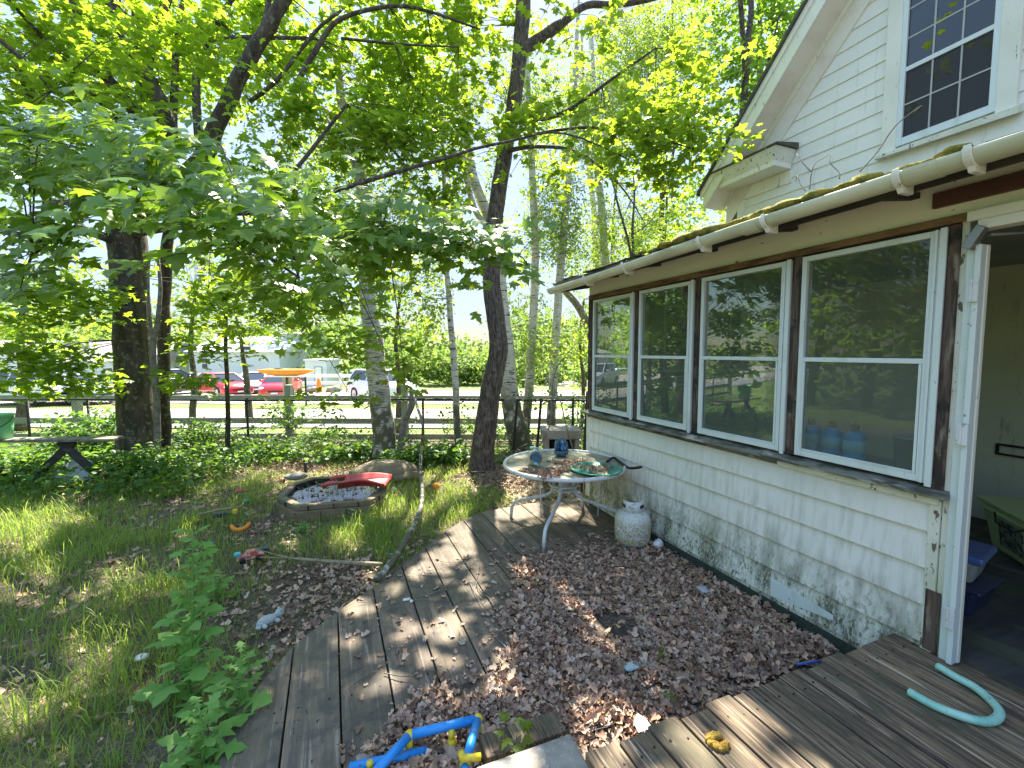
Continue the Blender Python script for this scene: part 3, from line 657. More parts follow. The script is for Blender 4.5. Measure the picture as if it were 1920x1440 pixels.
def spray(blobs, per=12, size=.12, twig=.45, droop=.15, hang=0.0, up=1.0, jit=.45, face=0.0):
    """blobs: (centre, (side, up, depth) radii, twigs). Returns leaf pos, normal, dir, size and the twig lines."""
    P = []; Nn = []; D = []; S = []; tw = []
    for c, r, n in blobs:
        q = norm(rnd(n))*(rng.random((n, 1))**.45)
        st = np.array(c)[None] + q[:, 0:1]*r[0]*Rv + q[:, 1:2]*r[1]*np.array([0, 0, 1.]) + q[:, 2:3]*r[2]*Fh
        d = rnd(n); d[:, 2] = d[:, 2]*.35 - hang; d = norm(d)
        L = twig*(.6+.8*rng.random(n))
        for j in range(per):
            t = (j+.5)/per*L; cl = st + d*t[:, None]; cl[:, 2] -= droop*t*t/np.maximum(L, .01)
            side = np.cross(d, np.array([0, 0, 1.])); side = norm(side)*(1 if j % 2 else -1)
            ld = norm(side*(.9) + d*.7 + rnd(n)*.25 + np.array([0, 0, -.25-hang]))
            off = side*(size*.25)+rnd(n)*size*.28
            nn = norm((np.array([0, 0, up])-Fh*face)[None] + rnd(n)*jit)
            P.append(cl+off); Nn.append(nn); D.append(ld); S.append(size*(.6+.65*rng.random(n)))
        k = max(1, n//3)
        for i in range(0, n, 3):
            e = st[i]+d[i]*L[i]; e[2] -= droop*L[i]; m_ = st[i]+d[i]*L[i]*.5; m_[2] -= droop*L[i]*.25
            tw.append((st[i], m_, e))
    return np.concatenate(P), np.concatenate(Nn), np.concatenate(D), np.concatenate(S), tw
def PX(u, v, d): return at(u, v, d)
def cb(u, v, d, ru, rv, rd, n):      # blob from photo position, pixel half-sizes, distance
    return (at(u, v, d), (ru*d/FPX, rv*d/FPX, rd), n)
def limb(mb, pts, rad, n=9, wob=.0):
    P = [Vector(at(*p)) if not isinstance(p, Vector) else p for p in pts]
    # smooth with Catmull-Rom
    out = []; rr = []; K = 4
    for i in range(len(P)-1):
        a, b, c, d = P[max(i-1, 0)], P[i], P[i+1], P[min(i+2, len(P)-1)]
        for k in range(K):
            t = k/K; t2 = t*t; t3 = t2*t
            q = .5*((2*b)+(c-a)*t+(2*a-5*b+4*c-d)*t2+(3*b-a-3*c+d)*t3)
            r = rad[i]+(rad[i+1]-rad[i])*t
            q += Vector((noise3(q, 4), noise3(q*1.3, 4), 0))*wob*r
            out.append(q); rr.append(r*(1+.06*noise3(q, 9)))
    out.append(P[-1]); rr.append(rad[-1])
    mb.tube(out, rr, n)
def twigs(mb, tw, r=.004, every=1):
    for i, (a, b, c) in enumerate(tw):
        if i % every == 0: mb.tube([a, b, c], [r, r*.75, r*.35], 3, False)
def attach(mb, tw, nodes, r=.008, every=4):      # connect clusters to the limbs
    N_ = np.array(nodes)
    for i in range(0, len(tw), every):
        a = np.array(tw[i][0]); j = np.argmin(np.linalg.norm(N_-a, axis=1)); b = N_[j]
        L = np.linalg.norm(a-b)
        if L > 2.6: continue
        m1 = a*.6+b*.4+np.array([0, 0, .08*L]); m2 = a*.25+b*.75+np.array([0, 0, .05*L])
        mb.tube([b, m2, m1, a], [r*1.4, r, r*.8, r*.5], 4, False)
class Tree:
    def __init__(s, name, label, cat, base, bark, group=None):
        s.root = thing(name, label, cat, base, group); s.base = Vector(base); s.bark = bark; s.tr = MB(); s.br = MB(); s.nodes = []
    def limb(s, pts, rad, n=9, main=False, wob=.3):
        limb(s.tr if main else s.br, pts, rad, n, wob)
        for p in pts: s.nodes.append(np.array(at(*p)) if not isinstance(p, Vector) else np.array(p))
    def crown(s, name, m, blobs, T, **kw):
        P, N_, D, S, tw = spray(blobs, **kw)
        k_ = ~sunspot(P+D*S[:, None]*.5); P, N_, D, S = P[k_], N_[k_], D[k_], S[k_]
        o = leafmesh(name, m, None, P-np.array(s.base), N_, D, S, T); o.parent = s.root
        every = max(1, len(tw)//900)
        twigs(s.br, tw, .003 if kw.get('size', .1) < .08 else .004, every)
        if s.nodes: attach(s.br, tw, s.nodes, .006, max(3, len(tw)//160))
    def done(s):
        for mb, nm in ((s.tr, 'trunk'), (s.br, 'branches')):
            if mb.V:
                o = mb.build(nm, s.bark, None, True); o.data.transform(Matrix.Translation(-s.base)); o.parent = s.root

# openings in the crowns where the sun comes through to the yard (spots on the ground, seen along the sun's direction)
SPOTS = [(675, 1135, 35, 20), (745, 1165, 20, 8), (760, 1190, 18, 10), (665, 1200, 14, 8), (722, 1190, 12, 6), (790, 1180, 30, 14), (850, 1165, 28, 22), (735, 1275, 22, 20), (700, 1230, 14, 7),
 (795, 1225, 20, 14), (830, 1195, 25, 12), (850, 1240, 25, 12), (925, 1275, 25, 18), (960, 1230, 30, 20), (830, 1330, 40, 14), (690, 1300, 15, 12), (625, 1180, 14, 6), (640, 1205, 16, 8), (610, 1240, 14, 6),
 (975, 1085, 18, 10), (905, 1130, 20, 8), (890, 1100, 20, 10), (880, 1010, 30, 25), (850, 1030, 25, 20), (820, 1050, 30, 20), (780, 1075, 20, 14), (735, 1100, 25, 14), (910, 980, 20, 10), (1060, 960, 20, 8),
 (1085, 1125, 34, 20), (1125, 1190, 24, 12), (1150, 1225, 48, 14), (1010, 1240, 25, 12), (1110, 1350, 52, 16), (1165, 1345, 32, 16), (1090, 1390, 40, 10), (1220, 1300, 25, 18), (1020, 1290, 40, 16),
 (950, 1310, 40, 18), (1270, 1330, 20, 12), (880, 1320, 20, 10), (1250, 1385, 150, 60), (1380, 1345, 66, 54), (1450, 1420, 70, 30), (1150, 1430, 60, 20), (1540, 1435, 30, 14),
 (40, 990, 60, 35), (110, 960, 60, 15), (60, 1070, 70, 30), (180, 1110, 70, 25), (230, 1060, 50, 20), (300, 1090, 70, 12), (190, 1190, 60, 25), (200, 1240, 50, 25), (290, 1250, 40, 15), (60, 1190, 30, 12),
 (40, 1290, 40, 30), (130, 1290, 40, 10), (390, 1230, 20, 12), (650, 1000, 34, 20), (545, 1005, 20, 10), (720, 940, 50, 16), (800, 960, 40, 20), (850, 900, 26, 50), (940, 900, 50, 30), (960, 950, 50, 20),
 (700, 1065, 25, 12), (600, 880, 100, 12), (450, 870, 50, 6), (820, 885, 30, 15), (350, 990, 15, 8), (560, 960, 40, 8), (100, 1390, 60, 14), (260, 1330, 30, 14)]
def sunspot(P):
    k = P[:, 2]; q = np.stack([P[:, 0]-.29*k, P[:, 1]-.72*k]); hit = np.zeros(len(P), bool)
    for u, v, a, b in SPOTS:
        c = atz(u, v, 0)[:2]; ax = atz(u+a, v, 0)[:2]-c; by = atz(u, v-b, 0)[:2]-c
        w = np.linalg.solve(np.array([ax, by]).T, q-c[:, None]); L = 1+.05/max(np.linalg.norm(ax), .03)
        hit |= (w[0]**2+w[1]**2) < L
    return hit
# ------------------------------------------------------------------ big maple at the left
t = Tree('maple_tree', 'big old maple with a thick dark trunk and wide boughs reaching over the yard', 'tree', gat(258, 7.0), M['bark'])
t.limb([(268, 905, 7.0), (258, 860, 7.0), (256, 780, 7.0), (250, 640, 7.0), (244, 520, 7.0), (238, 440, 7.0), (236, 395, 6.95)], [.36, .27, .25, .245, .24, .26, .25], 18, True, .1)
t.limb([(236, 430, 6.95), (280, 350, 6.9), (312, 250, 6.8), (270, 130, 6.7), (232, 50, 6.6), (205, -20, 6.5), (190, -160, 6.4)], [.20, .17, .14, .125, .12, .11, .08], 12, True)
t.limb([(240, 420, 6.95), (330, 360, 6.8), (385, 285, 6.7), (430, 180, 6.6), (480, 85, 6.5), (530, 5, 6.4), (575, -90, 6.3)], [.19, .15, .12, .11, .10, .09, .06], 12, True)
t.limb([(236, 410, 6.9), (190, 385, 6.8), (140, 330, 6.6), (70, 200, 6.4), (20, 100, 6.2)], [.16, .12, .10, .07, .05], 9)
t.limb([(268, 230, 6.7), (215, 165, 6.6), (165, 100, 6.5), (140, 20, 6.4), (135, -60, 6.3)], [.09, .08, .07, .065, .05], 9)
t.limb([(272, 140, 6.7), (290, 60, 6.8), (320, -20, 6.9)], [.09, .08, .06], 9)
t.limb([(290, 190, 6.7), (262, 60, 6.9), (250, -30, 7)], [.08, .07, .06], 9)
t.limb([(325, 300, 6.8), (325, 180, 7), (335, 60, 7.1), (350, -40, 7.2)], [.06, .055, .05, .03], 8)
t.limb([(375, 290, 6.7), (368, 200, 6.8), (372, 110, 6.8), (410, 40, 6.8), (445, -20, 6.8)], [.07, .06, .05, .05, .03], 8)
t.limb([(370, 75, 6.8), (470, 70, 6.6), (590, 72, 6.4)], [.04, .035, .02], 7)
t.limb([(485, 70, 6.5), (500, 30, 6.5), (510, -30, 6.5)], [.05, .045, .03], 7)
t.limb([(230, 460, 6.9), (150, 430, 6.5), (80, 445, 6.1), (-20, 430, 5.8)], [.07, .06, .05, .03], 8)
t.limb([(225, 230, 6.4), (150, 150, 6.0), (80, 70, 5.6), (15, 0, 5.2)], [.03, .03, .025, .02], 7)
t.limb([(100, 170, 5.4), (40, 110, 5.2), (-20, 60, 5)], [.03, .03, .02], 7)
t.limb([(250, 440, 6.9), (400, 405, 6.2), (520, 390, 5.7), (600, 368, 5.5), (700, 335, 5.4), (830, 298, 5.3), (950, 265, 5.3), (1060, 250, 5.3), (1180, 300, 5.3)], [.07, .055, .04, .032, .027, .021, .016, .011, .007], 8, False, 1.6)
t.limb([(560, 150, 6.2), (600, 80, 6.2), (640, 35, 6.2), (730, 12, 6.2), (800, 20, 6.2), (900, 55, 6.2)], [.04, .035, .03, .026, .02, .012], 7)
t.limb([(470, 190, 6.4), (520, 150, 6.2), (590, 60, 6.2), (640, 20, 6.2)], [.03, .028, .025, .02], 7)
t.limb([(555, 318, 6), (600, 260, 6), (650, 195, 6)], [.028, .025, .018], 7)
t.limb([(640, 72, 6.2), (740, 82, 6.2), (860, 88, 6.2)], [.02, .016, .01], 6)
t.limb([(330, 370, 6.2), (380, 380, 4.8), (400, 420, 3.4), (470, 460, 2.6), (560, 520, 2.5)], [.05, .035, .022, .012, .006], 7)
t.limb([(400, 400, 4.4), (560, 400, 3.9), (720, 420, 3.7), (900, 470, 3.8), (990, 500, 3.9)], [.03, .022, .016, .01, .005], 7)
t.limb([(190, 385, 6.4), (100, 380, 4.8), (80, 420, 3.6), (60, 480, 3.0)], [.04, .03, .018, .008], 7)
near = [cb(130, 330, 2.9, 170, 80, .5, 44), cb(330, 320, 2.9, 150, 70, .45, 44), cb(410, 400, 2.25, 130, 45, .25, 22), cb(520, 470, 2.5, 100, 50, .3, 20),
        cb(545, 540, 2.7, 50, 40, .2, 8), cb(60, 440, 2.9, 90, 50, .4, 16), cb(620, 400, 3.3, 90, 60, .4, 24), cb(740, 420, 3.6, 110, 45, .4, 34),
        cb(850, 450, 3.6, 90, 35, .3, 26), cb(930, 480, 3.7, 60, 28, .25, 14), cb(680, 480, 3.6, 60, 40, .3, 10), cb(150, 250, 3.4, 200, 50, .6, 34), cb(40, 520, 3.1, 60, 40, .4, 7)]
t.crown('crown', M['leaf_near'], near, T_MAPLE, per=9, size=.108, twig=.34, droop=.25, jit=.36, face=.75)
mid = [cb(330, 60, 5.6, 180, 90, .6, 46), cb(180, 160, 5.4, 140, 60, .5, 30), cb(60, 90, 6.0, 190, 120, 1.2, 190), cb(330, 110, 7.8, 210, 120, 1.4, 250), cb(560, 90, 7.8, 150, 110, 1.3, 220), cb(480, 330, 6.6, 120, 60, 1, 60),
       cb(100, 300, 6.0, 180, 80, 1, 110), cb(90, 560, 6.0, 140, 50, .9, 80), cb(60, 665, 6.0, 100, 45, .8, 52), cb(170, 700, 6.1, 70, 30, .6, 16), cb(60, 730, 6.2, 90, 22, .6, 12),
       cb(760, 110, 7.4, 150, 120, 1.1, 260), cb(640, 250, 6.6, 110, 60, .9, 80), cb(780, 260, 6.8, 120, 70, .8, 90), cb(820, 380, 7.2, 60, 50, .5, 34), cb(560, 400, 7.2, 90, 50, .6, 50), cb(380, 560, 6.6, 80, 70, .8, 60),
       cb(390, 650, 6.8, 60, 30, .6, 14), cb(620, 560, 6.2, 90, 40, .7, 36), cb(690, 640, 5.6, 70, 30, .6, 26), cb(750, 700, 5.4, 50, 25, .4, 10), cb(520, 560, 6.4, 70, 60, .7, 30),
       cb(640, 500, 6.2, 80, 50, .7, 30), cb(620, 745, 5.7, 50, 12, .4, 6), cb(350, 720, 6.7, 60, 20, .5, 12)]
t.crown('crown', M['leaf_mid'], mid, T_MAPLE2, per=13, size=.12, twig=.45, droop=.2, jit=.42)
# the crown goes on above and behind the picture: it shades the yard
top = [((-3.6, 8.6, 9.5), (2.8, 1.6, 2.6), 24), ((-.6, 8.0, 9.0), (2.4, 1.3, 2.2), 26), ((-2.2, 5.6, 8.4), (2.4, 1.1, 1.8), 6), ((-5.5, 6.2, 7.6), (2.2, 1.3, 2.0), 6)]
t.crown('crown_top', M['leaf_mid'], top, T_MAPLE3, per=9, size=.19, twig=.7, droop=.2, jit=.45)
t.limb([(190, -160, 6.4), (150, -420, 6.4), (100, -800, 6.6)], [.08, .07, .03], 8)
t.limb([(575, -90, 6.3), (640, -300, 6.3), (680, -600, 6.4)], [.06, .05, .02], 8)
t.done()
# grey dead stem beside the maple
t = Tree('dead_sapling', 'pale grey forked dead stem growing against the big maple trunk', 'tree', gat(292, 6.75), M['bark3'])
t.limb([(293, 880, 6.75), (295, 780, 6.72), (289, 700, 6.7), (288, 640, 6.7), (296, 600, 6.72), (300, 540, 6.75), (296, 470, 6.8)], [.05, .045, .042, .045, .032, .026, .015], 9, True, .3)
t.limb([(288, 640, 6.7), (281, 600, 6.68), (278, 530, 6.7), (282, 470, 6.8)], [.03, .024, .018, .01], 7)
t.done()
t = Tree('maple_tree', 'slender dark maple stem standing just right of the big maple trunk', 'tree', gat(312, 7.6), M['bark'])
t.limb([(308, 890, 7.6), (306, 800, 7.6), (308, 640, 7.6), (312, 520, 7.6), (318, 440, 7.5), (345, 370, 7.5)], [.12, .10, .095, .09, .085, .06], 11, True)
t.done()
t = Tree('sapling', 'thin dark straight sapling between the big maple and the birches', 'tree', gat(428, 7.6), M['bark'])
t.limb([(428, 862, 7.6), (427, 760, 7.6), (423, 640, 7.6), (424, 540, 7.6), (432, 430, 7.6), (440, 300, 7.6)], [.042, .037, .032, .028, .024, .012], 8, True)
t.crown('crown', M['leaf_mid'], [cb(430, 600, 7.4, 70, 60, .5, 26), cb(470, 620, 7.2, 50, 30, .4, 8), cb(420, 500, 7.5, 70, 60, .6, 24)], T_MAPLE2, per=9, size=.11, twig=.4)
t.done()

# ------------------------------------------------------------------ dark furrowed tree in the middle
t = Tree('oak_tree', 'tall brown tree with deeply furrowed leaning trunk in the middle of the yard edge', 'tree', gpos((905-960)/FPX*6.9, 6.9), M['bark2'])
t.limb([(904, 885, 6.9), (905, 850, 6.9), (914, 770, 6.9), (926, 700, 6.9), (934, 640, 6.9), (924, 560, 6.9), (921, 500, 6.9), (927, 420, 6.9), (938, 340, 6.9), (950, 270, 6.9), (962, 200, 6.9), (972, 130, 6.9), (978, 50, 6.9), (982, -40, 6.9), (985, -220, 6.9), (990, -500, 7.0)],
       [.24, .185, .165, .15, .14, .14, .135, .13, .12, .115, .115, .115, .115, .11, .09, .04], 14, True, .1)
t.limb([(978, 98, 6.9), (1005, 78, 6.9), (1035, 55, 6.85), (1062, 38, 6.8), (1100, 10, 6.8), (1150, 8, 6.8), (1215, 0, 6.7), (1300, -30, 6.6)], [.10, .09, .08, .06, .05, .045, .04, .03], 10)
t.limb([(945, 285, 6.9), (1000, 275, 6.4), (1080, 285, 6.0), (1160, 345, 5.8), (1210, 420, 5.8)], [.04, .03, .02, .012, .006], 7)
t.limb([(965, 230, 6.9), (1050, 215, 6.0), (1130, 160, 5.6), (1230, 90, 5.4)], [.04, .03, .02, .01], 7)
t.limb([(950, 262, 6.9), (1080, 240, 6.2), (1200, 250, 5.6), (1300, 280, 5.4)], [.03, .02, .014, .006], 7)
yb = [cb(1060, 180, 6.0, 70, 70, .7, 24), cb(1180, 210, 5.6, 110, 70, .6, 44), cb(1290, 270, 5.5, 70, 50, .5, 26), cb(1150, 290, 5.6, 110, 40, .5, 22), cb(1290, 130, 5.8, 80, 60, .6, 26),
      cb(960, 230, 6.2, 60, 50, .5, 20), cb(900, 130, 6.6, 70, 60, .6, 34), cb(1100, 60, 6.6, 60, 50, .6, 24), cb(1230, 330, 5.7, 70, 20, .4, 14), cb(1000, 330, 6.2, 60, 30, .4, 12), cb(880, 30, 6.8, 90, 40, .7, 40), cb(860, 250, 7.0, 60, 80, .6, 40), cb(1010, 20, 7.2, 70, 40, .6, 20)]
t.crown('crown', M['leaf_yel'], yb, T_MAPLE2, per=13, size=.115, twig=.42, droop=.2, jit=.45)
top = [((2.8, 6.9, 9.8), (1.8, 1.2, 1.4), 44), ((1.0, 7.2, 8.4), (1.7, 1.0, 1.5), 34), ((3.8, 6.4, 8.6), (1.1, .8, 1.0), 8)]
t.crown('crown_top', M['leaf_mid'], top, T_MAPLE3, per=9, size=.17, twig=.6, droop=.2, jit=.5)
t.done()

# ------------------------------------------------------------------ birches
def birch(label, pts, rad, blobs=(), bark='birch', size=.055, per=16, extra=(), n=10, group='birches along the fence'):
    d0 = pts[0][2]
    t = Tree('birch_tree', label, 'tree', gpos((pts[0][0]-960)/FPX*d0, d0), M[bark], group)
    t.limb(pts, rad, n, True, .15)
    for e, er in extra: t.limb(e, er, 7)
    if blobs: t.crown('crown', M['leaf_birch'], [(c_, r_, int(n_*2.6)) for c_, r_, n_ in blobs], T_SMALL, per=per+4, size=size, twig=.5, droop=.3, hang=.7, jit=.9)
    t.done(); return t
birch('thickest birch with mossy grey foot, left of the small bent stump', [(724, 870, 7.7), (720, 830, 7.7), (712, 745, 7.7), (700, 640, 7.7), (690, 560, 7.7), (684, 430, 7.7), (678, 340, 7.7), (664, 290, 7.7), (650, 230, 7.7), (636, 150, 7.8), (625, 20, 8), (620, -200, 8)],
      [.24, .20, .18, .165, .13, .11, .10, .095, .085, .07, .06, .03],
      [cb(560, 250, 8, 120, 120, 1, 90), cb(700, 220, 8.2, 120, 150, 1, 120), cb(620, 430, 8.2, 90, 60, .7, 40), cb(760, 370, 8.4, 80, 60, .7, 40)],
      'birch_old', .065, 14, [([(690, 500, 7.7), (740, 430, 7.9), (800, 330, 8.1)], [.03, .02, .01]), ([(668, 300, 7.7), (600, 200, 7.8), (560, 100, 8)], [.03, .02, .01])], 14)
birch('thin black and white birch left of the furrowed brown tree', [(860, 835, 7.9), (857, 800, 7.9), (854, 720, 7.9), (848, 640, 7.9), (842, 560, 7.9), (836, 480, 7.9), (834, 380, 7.9), (828, 200, 8)],
      [.075, .065, .06, .055, .05, .045, .04, .02], [cb(820, 560, 8, 80, 60, .6, 26), cb(830, 640, 8, 60, 30, .4, 8), cb(800, 470, 8.2, 60, 60, .5, 20)], 'birch_old', .07, 12)
birch('leaning birch with blackened peeling bark right behind the furrowed trunk', [(982, 860, 8.6), (968, 800, 8.5), (956, 740, 8.5), (952, 680, 8.5), (946, 620, 8.5), (940, 560, 8.5), (934, 490, 8.5), (922, 420, 8.5), (900, 370, 8.5), (882, 310, 8.5), (872, 220, 8.6), (866, 60, 8.7)],
      [.24, .20, .17, .155, .14, .13, .12, .11, .10, .09, .08, .05], [cb(880, 330, 8.8, 90, 80, .8, 60), cb(860, 180, 9, 110, 90, .9, 80), cb(1010, 640, 8.6, 50, 50, .5, 26)],
      'birch_old', .055, 14, [([(925, 430, 8.5), (895, 400, 8.4), (872, 330, 8.3), (866, 250, 8.3)], [.06, .055, .05, .03])], 13)
birch('slim pure white birch, first to the right of the furrowed trunk', [(982, 850, 9), (986, 800, 9), (992, 730, 9), (997, 640, 9), (1001, 560, 9), (1003, 480, 9), (1001, 400, 9), (997, 310, 9), (992, 200, 9), (985, 40, 9)],
      [.10, .095, .09, .085, .08, .08, .075, .07, .055, .03], [cb(1030, 400, 9.2, 60, 110, .7, 90), cb(980, 180, 9.2, 90, 120, .7, 110), cb(985, 560, 9, 40, 60, .4, 16)])
birch('slim white birch rising behind the concrete fire box', [(1032, 815, 9.2), (1034, 780, 9.2), (1038, 700, 9.2), (1043, 620, 9.2), (1050, 520, 9.2), (1058, 420, 9.2), (1065, 340, 9.2), (1070, 260, 9.2), (1078, 140, 9.2), (1085, 0, 9.2)],
      [.10, .095, .09, .088, .085, .08, .07, .06, .05, .03], [cb(1080, 420, 9.4, 60, 90, .7, 60), cb(1110, 210, 9.4, 80, 120, .7, 130), cb(1075, 620, 9.3, 40, 50, .4, 16)])
birch('white birch behind the far end of the porch roof', [(1150, 850, 10.5), (1145, 700, 10.5), (1138, 560, 10.5), (1133, 480, 10.5), (1130, 410, 10.5), (1122, 330, 10.5), (1115, 200, 10.5), (1108, 40, 10.5)],
      [.11, .10, .10, .095, .09, .08, .06, .03], [cb(1130, 130, 11, 110, 90, .8, 110), cb(1240, 70, 11, 90, 60, .7, 60), cb(1160, 420, 10.4, 70, 90, .7, 60), cb(1200, 180, 10.6, 90, 130, .8, 170), cb(1210, 420, 10, 60, 50, .6, 36)])
birch('second faint birch just left of the one behind the porch roof', [(1120, 850, 11.2), (1118, 620, 11.2), (1118, 480, 11.2), (1112, 380, 11.2), (1098, 250, 11.2), (1090, 60, 11.2)],
      [.09, .08, .08, .07, .05, .03], [cb(1110, 500, 11, 60, 60, .6, 30), cb(1250, 60, 11, 110, 90, .8, 90)], 'birch_old')
t = Tree('dark_sapling', 'thin bare dark forked stems rising above the porch roof', 'tree', gpos(2.9, 9.4), M['bark'])
t.limb([(1220, 860, 9.4), (1190, 500, 9.4), (1186, 420, 9.4), (1190, 370, 9.4), (1185, 300, 9.3)], [.03, .03, .026, .02, .01], 7, True)
t.limb([(1200, 600, 9.4), (1182, 470, 9.4), (1160, 390, 9.4), (1148, 340, 9.4), (1120, 290, 9.3)], [.03, .028, .022, .016, .01], 7)
t.limb([(1186, 440, 9.4), (1215, 420, 9.4), (1250, 380, 9.4)], [.014, .01, .006], 6)
t.crown('crown', M['leaf_birch'], [cb(1200, 480, 9.4, 60, 30, .4, 30), cb(1150, 300, 9.4, 70, 50, .5, 36)], T_SMALL, per=12, size=.06, twig=.4)
t.done()
t = Tree('broken_tree', 'broken leaning grey trunk seen beside the far porch corner', 'tree', gpos(2.4, 10.2), M['bark3'])
t.limb([(1150, 860, 10.2), (1125, 680, 10.2), (1105, 620, 10.2), (1085, 575, 10.2), (1060, 545, 10.2), (1050, 525, 10.2)], [.13, .11, .10, .085, .075, .06], 9, True)
t.done()

# ------------------------------------------------------------------ tall trees behind the house
def tall(label, s, d, h, lean, r, blobs, m='leaf_dark', size=.13, per=10, T=T_MAPLE3):
    b = gpos(s, d); t = Tree('tall_tree', label, 'tree', b, M['bark'], 'tall trees behind the house')
    pts = [b+Vector((lean*k*.25+.1*sin(k*1.7+s), .1*cos(k+s), h*k/6)) for k in range(7)]
    t.limb(pts, [r*(1-.13*k) for k in range(7)], 9, True)
    for k in range(3):
        a = pts[2+k]; e = a+Vector((random.uniform(-1.5, 1.5), random.uniform(-1, 1), h*.28)); t.limb([a, (a+e)/2+Vector((.1, 0, .1)), e], [r*.4, r*.3, r*.1], 6)
    t.crown('crown', M[m], blobs, T, per=per, size=size, twig=.6, droop=.2, jit=.6); t.done()
tall('tall dark leafy tree close behind the gable roof', 5.6, 11.5, 13, .1, .17, [cb(1350, 330, 11.5, 60, 60, 1, 60), cb(1420, 200, 11.5, 80, 100, 1.2, 170), cb(1330, 120, 12, 60, 110, 1, 90), cb(1450, 30, 11.5, 80, 90, 1.1, 150), cb(1390, -60, 11.5, 120, 80, 1.2, 90)])
tall('tall leafy tree left of the gable eave, bright against the sky', 4.4, 13.5, 13, .05, .12, [cb(1270, 400, 13.5, 90, 60, 1, 110), cb(1300, 230, 13.5, 80, 60, 1, 70), cb(1220, 60, 13.5, 120, 70, 1, 80), cb(1330, 40, 13.5, 60, 70, 1, 50)], 'leaf_mid')
tall('leafy tree seen low over the porch roof', 3.4, 15.5, 9, .1, .10, [cb(1240, 455, 15.5, 120, 35, 1.2, 120), cb(1160, 440, 15.5, 60, 45, 1, 40)], 'leaf_mid', .12)
tall('tall leafy tree deepest behind the gable roof', 8.0, 15, 15, .0, .2, [cb(1430, 330, 15, 90, 90, 1.5, 100), cb(1480, 120, 15, 120, 120, 1.5, 170), cb(1380, 420, 15, 70, 40, 1.2, 60)], 'leaf_dark', .15)
# trees past the left edge and mid distance
def roundtree(label, u, d, vbase, blobs, m, r=.08, group='trees past the fence', size=.12, T=T_MAPLE3, per=9, stem=None, jit=.6):
    b = gat(u, d); t = Tree('leafy_tree', label, 'tree', b, M['bark'], group)
    pts = stem or [(u, 660+FPX*(EYE-b.z)/d, d), (u+4, 720, d), (u-3, 640, d), (u+5, 560, d)]
    t.limb(pts, [r*(1-.2*k) for k in range(len(pts))], 8, True)
    t.crown('crown', M[m], blobs, T, per=per, size=size, twig=.5, jit=jit); t.done()
roundtree('small forked tree on the verge between the two red cars', 462, 13, 0, [cb(460, 570, 13, 80, 50, .9, 40), cb(420, 570, 13, 60, 60, .8, 36)], 'leaf_mid', .11,
          stem=[(468, 792, 13), (463, 720, 13), (458, 680, 13), (452, 640, 13), (440, 580, 13)])
roundtree('loose leafy tree behind the thick birch', 745, 11, 0, [cb(640, 300, 11, 110, 110, 1, 130), cb(860, 400, 11, 80, 100, .8, 110), cb(960, 470, 10.5, 40, 90, .6, 60), cb(540, 420, 11, 90, 70, .8, 70), cb(800, 180, 11, 110, 90, 1, 110), cb(1020, 250, 11, 70, 90, .8, 70), cb(750, 520, 11, 90, 90, 1, 100), cb(700, 560, 11, 60, 60, .8, 50), cb(790, 610, 11, 50, 40, .6, 22)], 'leaf_mid', .08, size=.10)
roundtree('broad leafy tree at the left edge beyond the fence', 40, 12, 0, [cb(60, 600, 12, 120, 70, 1.4, 130), cb(-40, 520, 12, 130, 130, 1.6, 120), cb(160, 520, 12, 80, 90, 1.2, 80)], 'leaf_mid', .14)
roundtree('leafy tree beyond the fence right of the big maple', 360, 12.5, 0, [cb(380, 520, 12.5, 90, 80, 1.2, 90), cb(350, 620, 12.5, 50, 30, .8, 16), cb(430, 440, 12.5, 80, 60, 1, 50)], 'leaf_mid', .10)
roundtree('light green young tree at the far porch corner', 1090, 11.5, 0, [cb(1090, 640, 11.5, 30, 70, .6, 40), cb(1085, 740, 11.5, 28, 40, .5, 16), cb(1160, 600, 11.5, 70, 80, .7, 60)], 'leaf_yel', .06, size=.09)

# woods beside the yard, past the left edge (they close the view in the window reflections)
n = 9000
x = rng.uniform(-15, -8.8, n); y = rng.uniform(-9, 12.5, n); h = 4.2+1*np.sin(y*.7)+1.2*np.sin(y*1.9+x)
pos = np.stack([x, y, h*rng.random(n)**.8], 1)+rnd(n)*.2
pos = pos[nz(pos[:, 0]+pos[:, 2]*.7, pos[:, 1], .9) > -.35]; n = len(pos)
tag(leafmesh('side_woods', M['leaf_dark'], None, pos, norm(rnd(n)*.6+np.array([0, 0, .9])), norm(rnd(n)), .22+.2*rng.random(n), T_MAPLE3), kind='stuff')
mb = MB()
for i in range(12): mb.tube([(random.uniform(-12, -8.6), -8+1.7*i, -.1), (random.uniform(-12, -9), -8+1.7*i, 4.5)], [.16, .07], 7)
tag(mb.build('side_woods_trunks', M['bark'], None, True), kind='stuff')
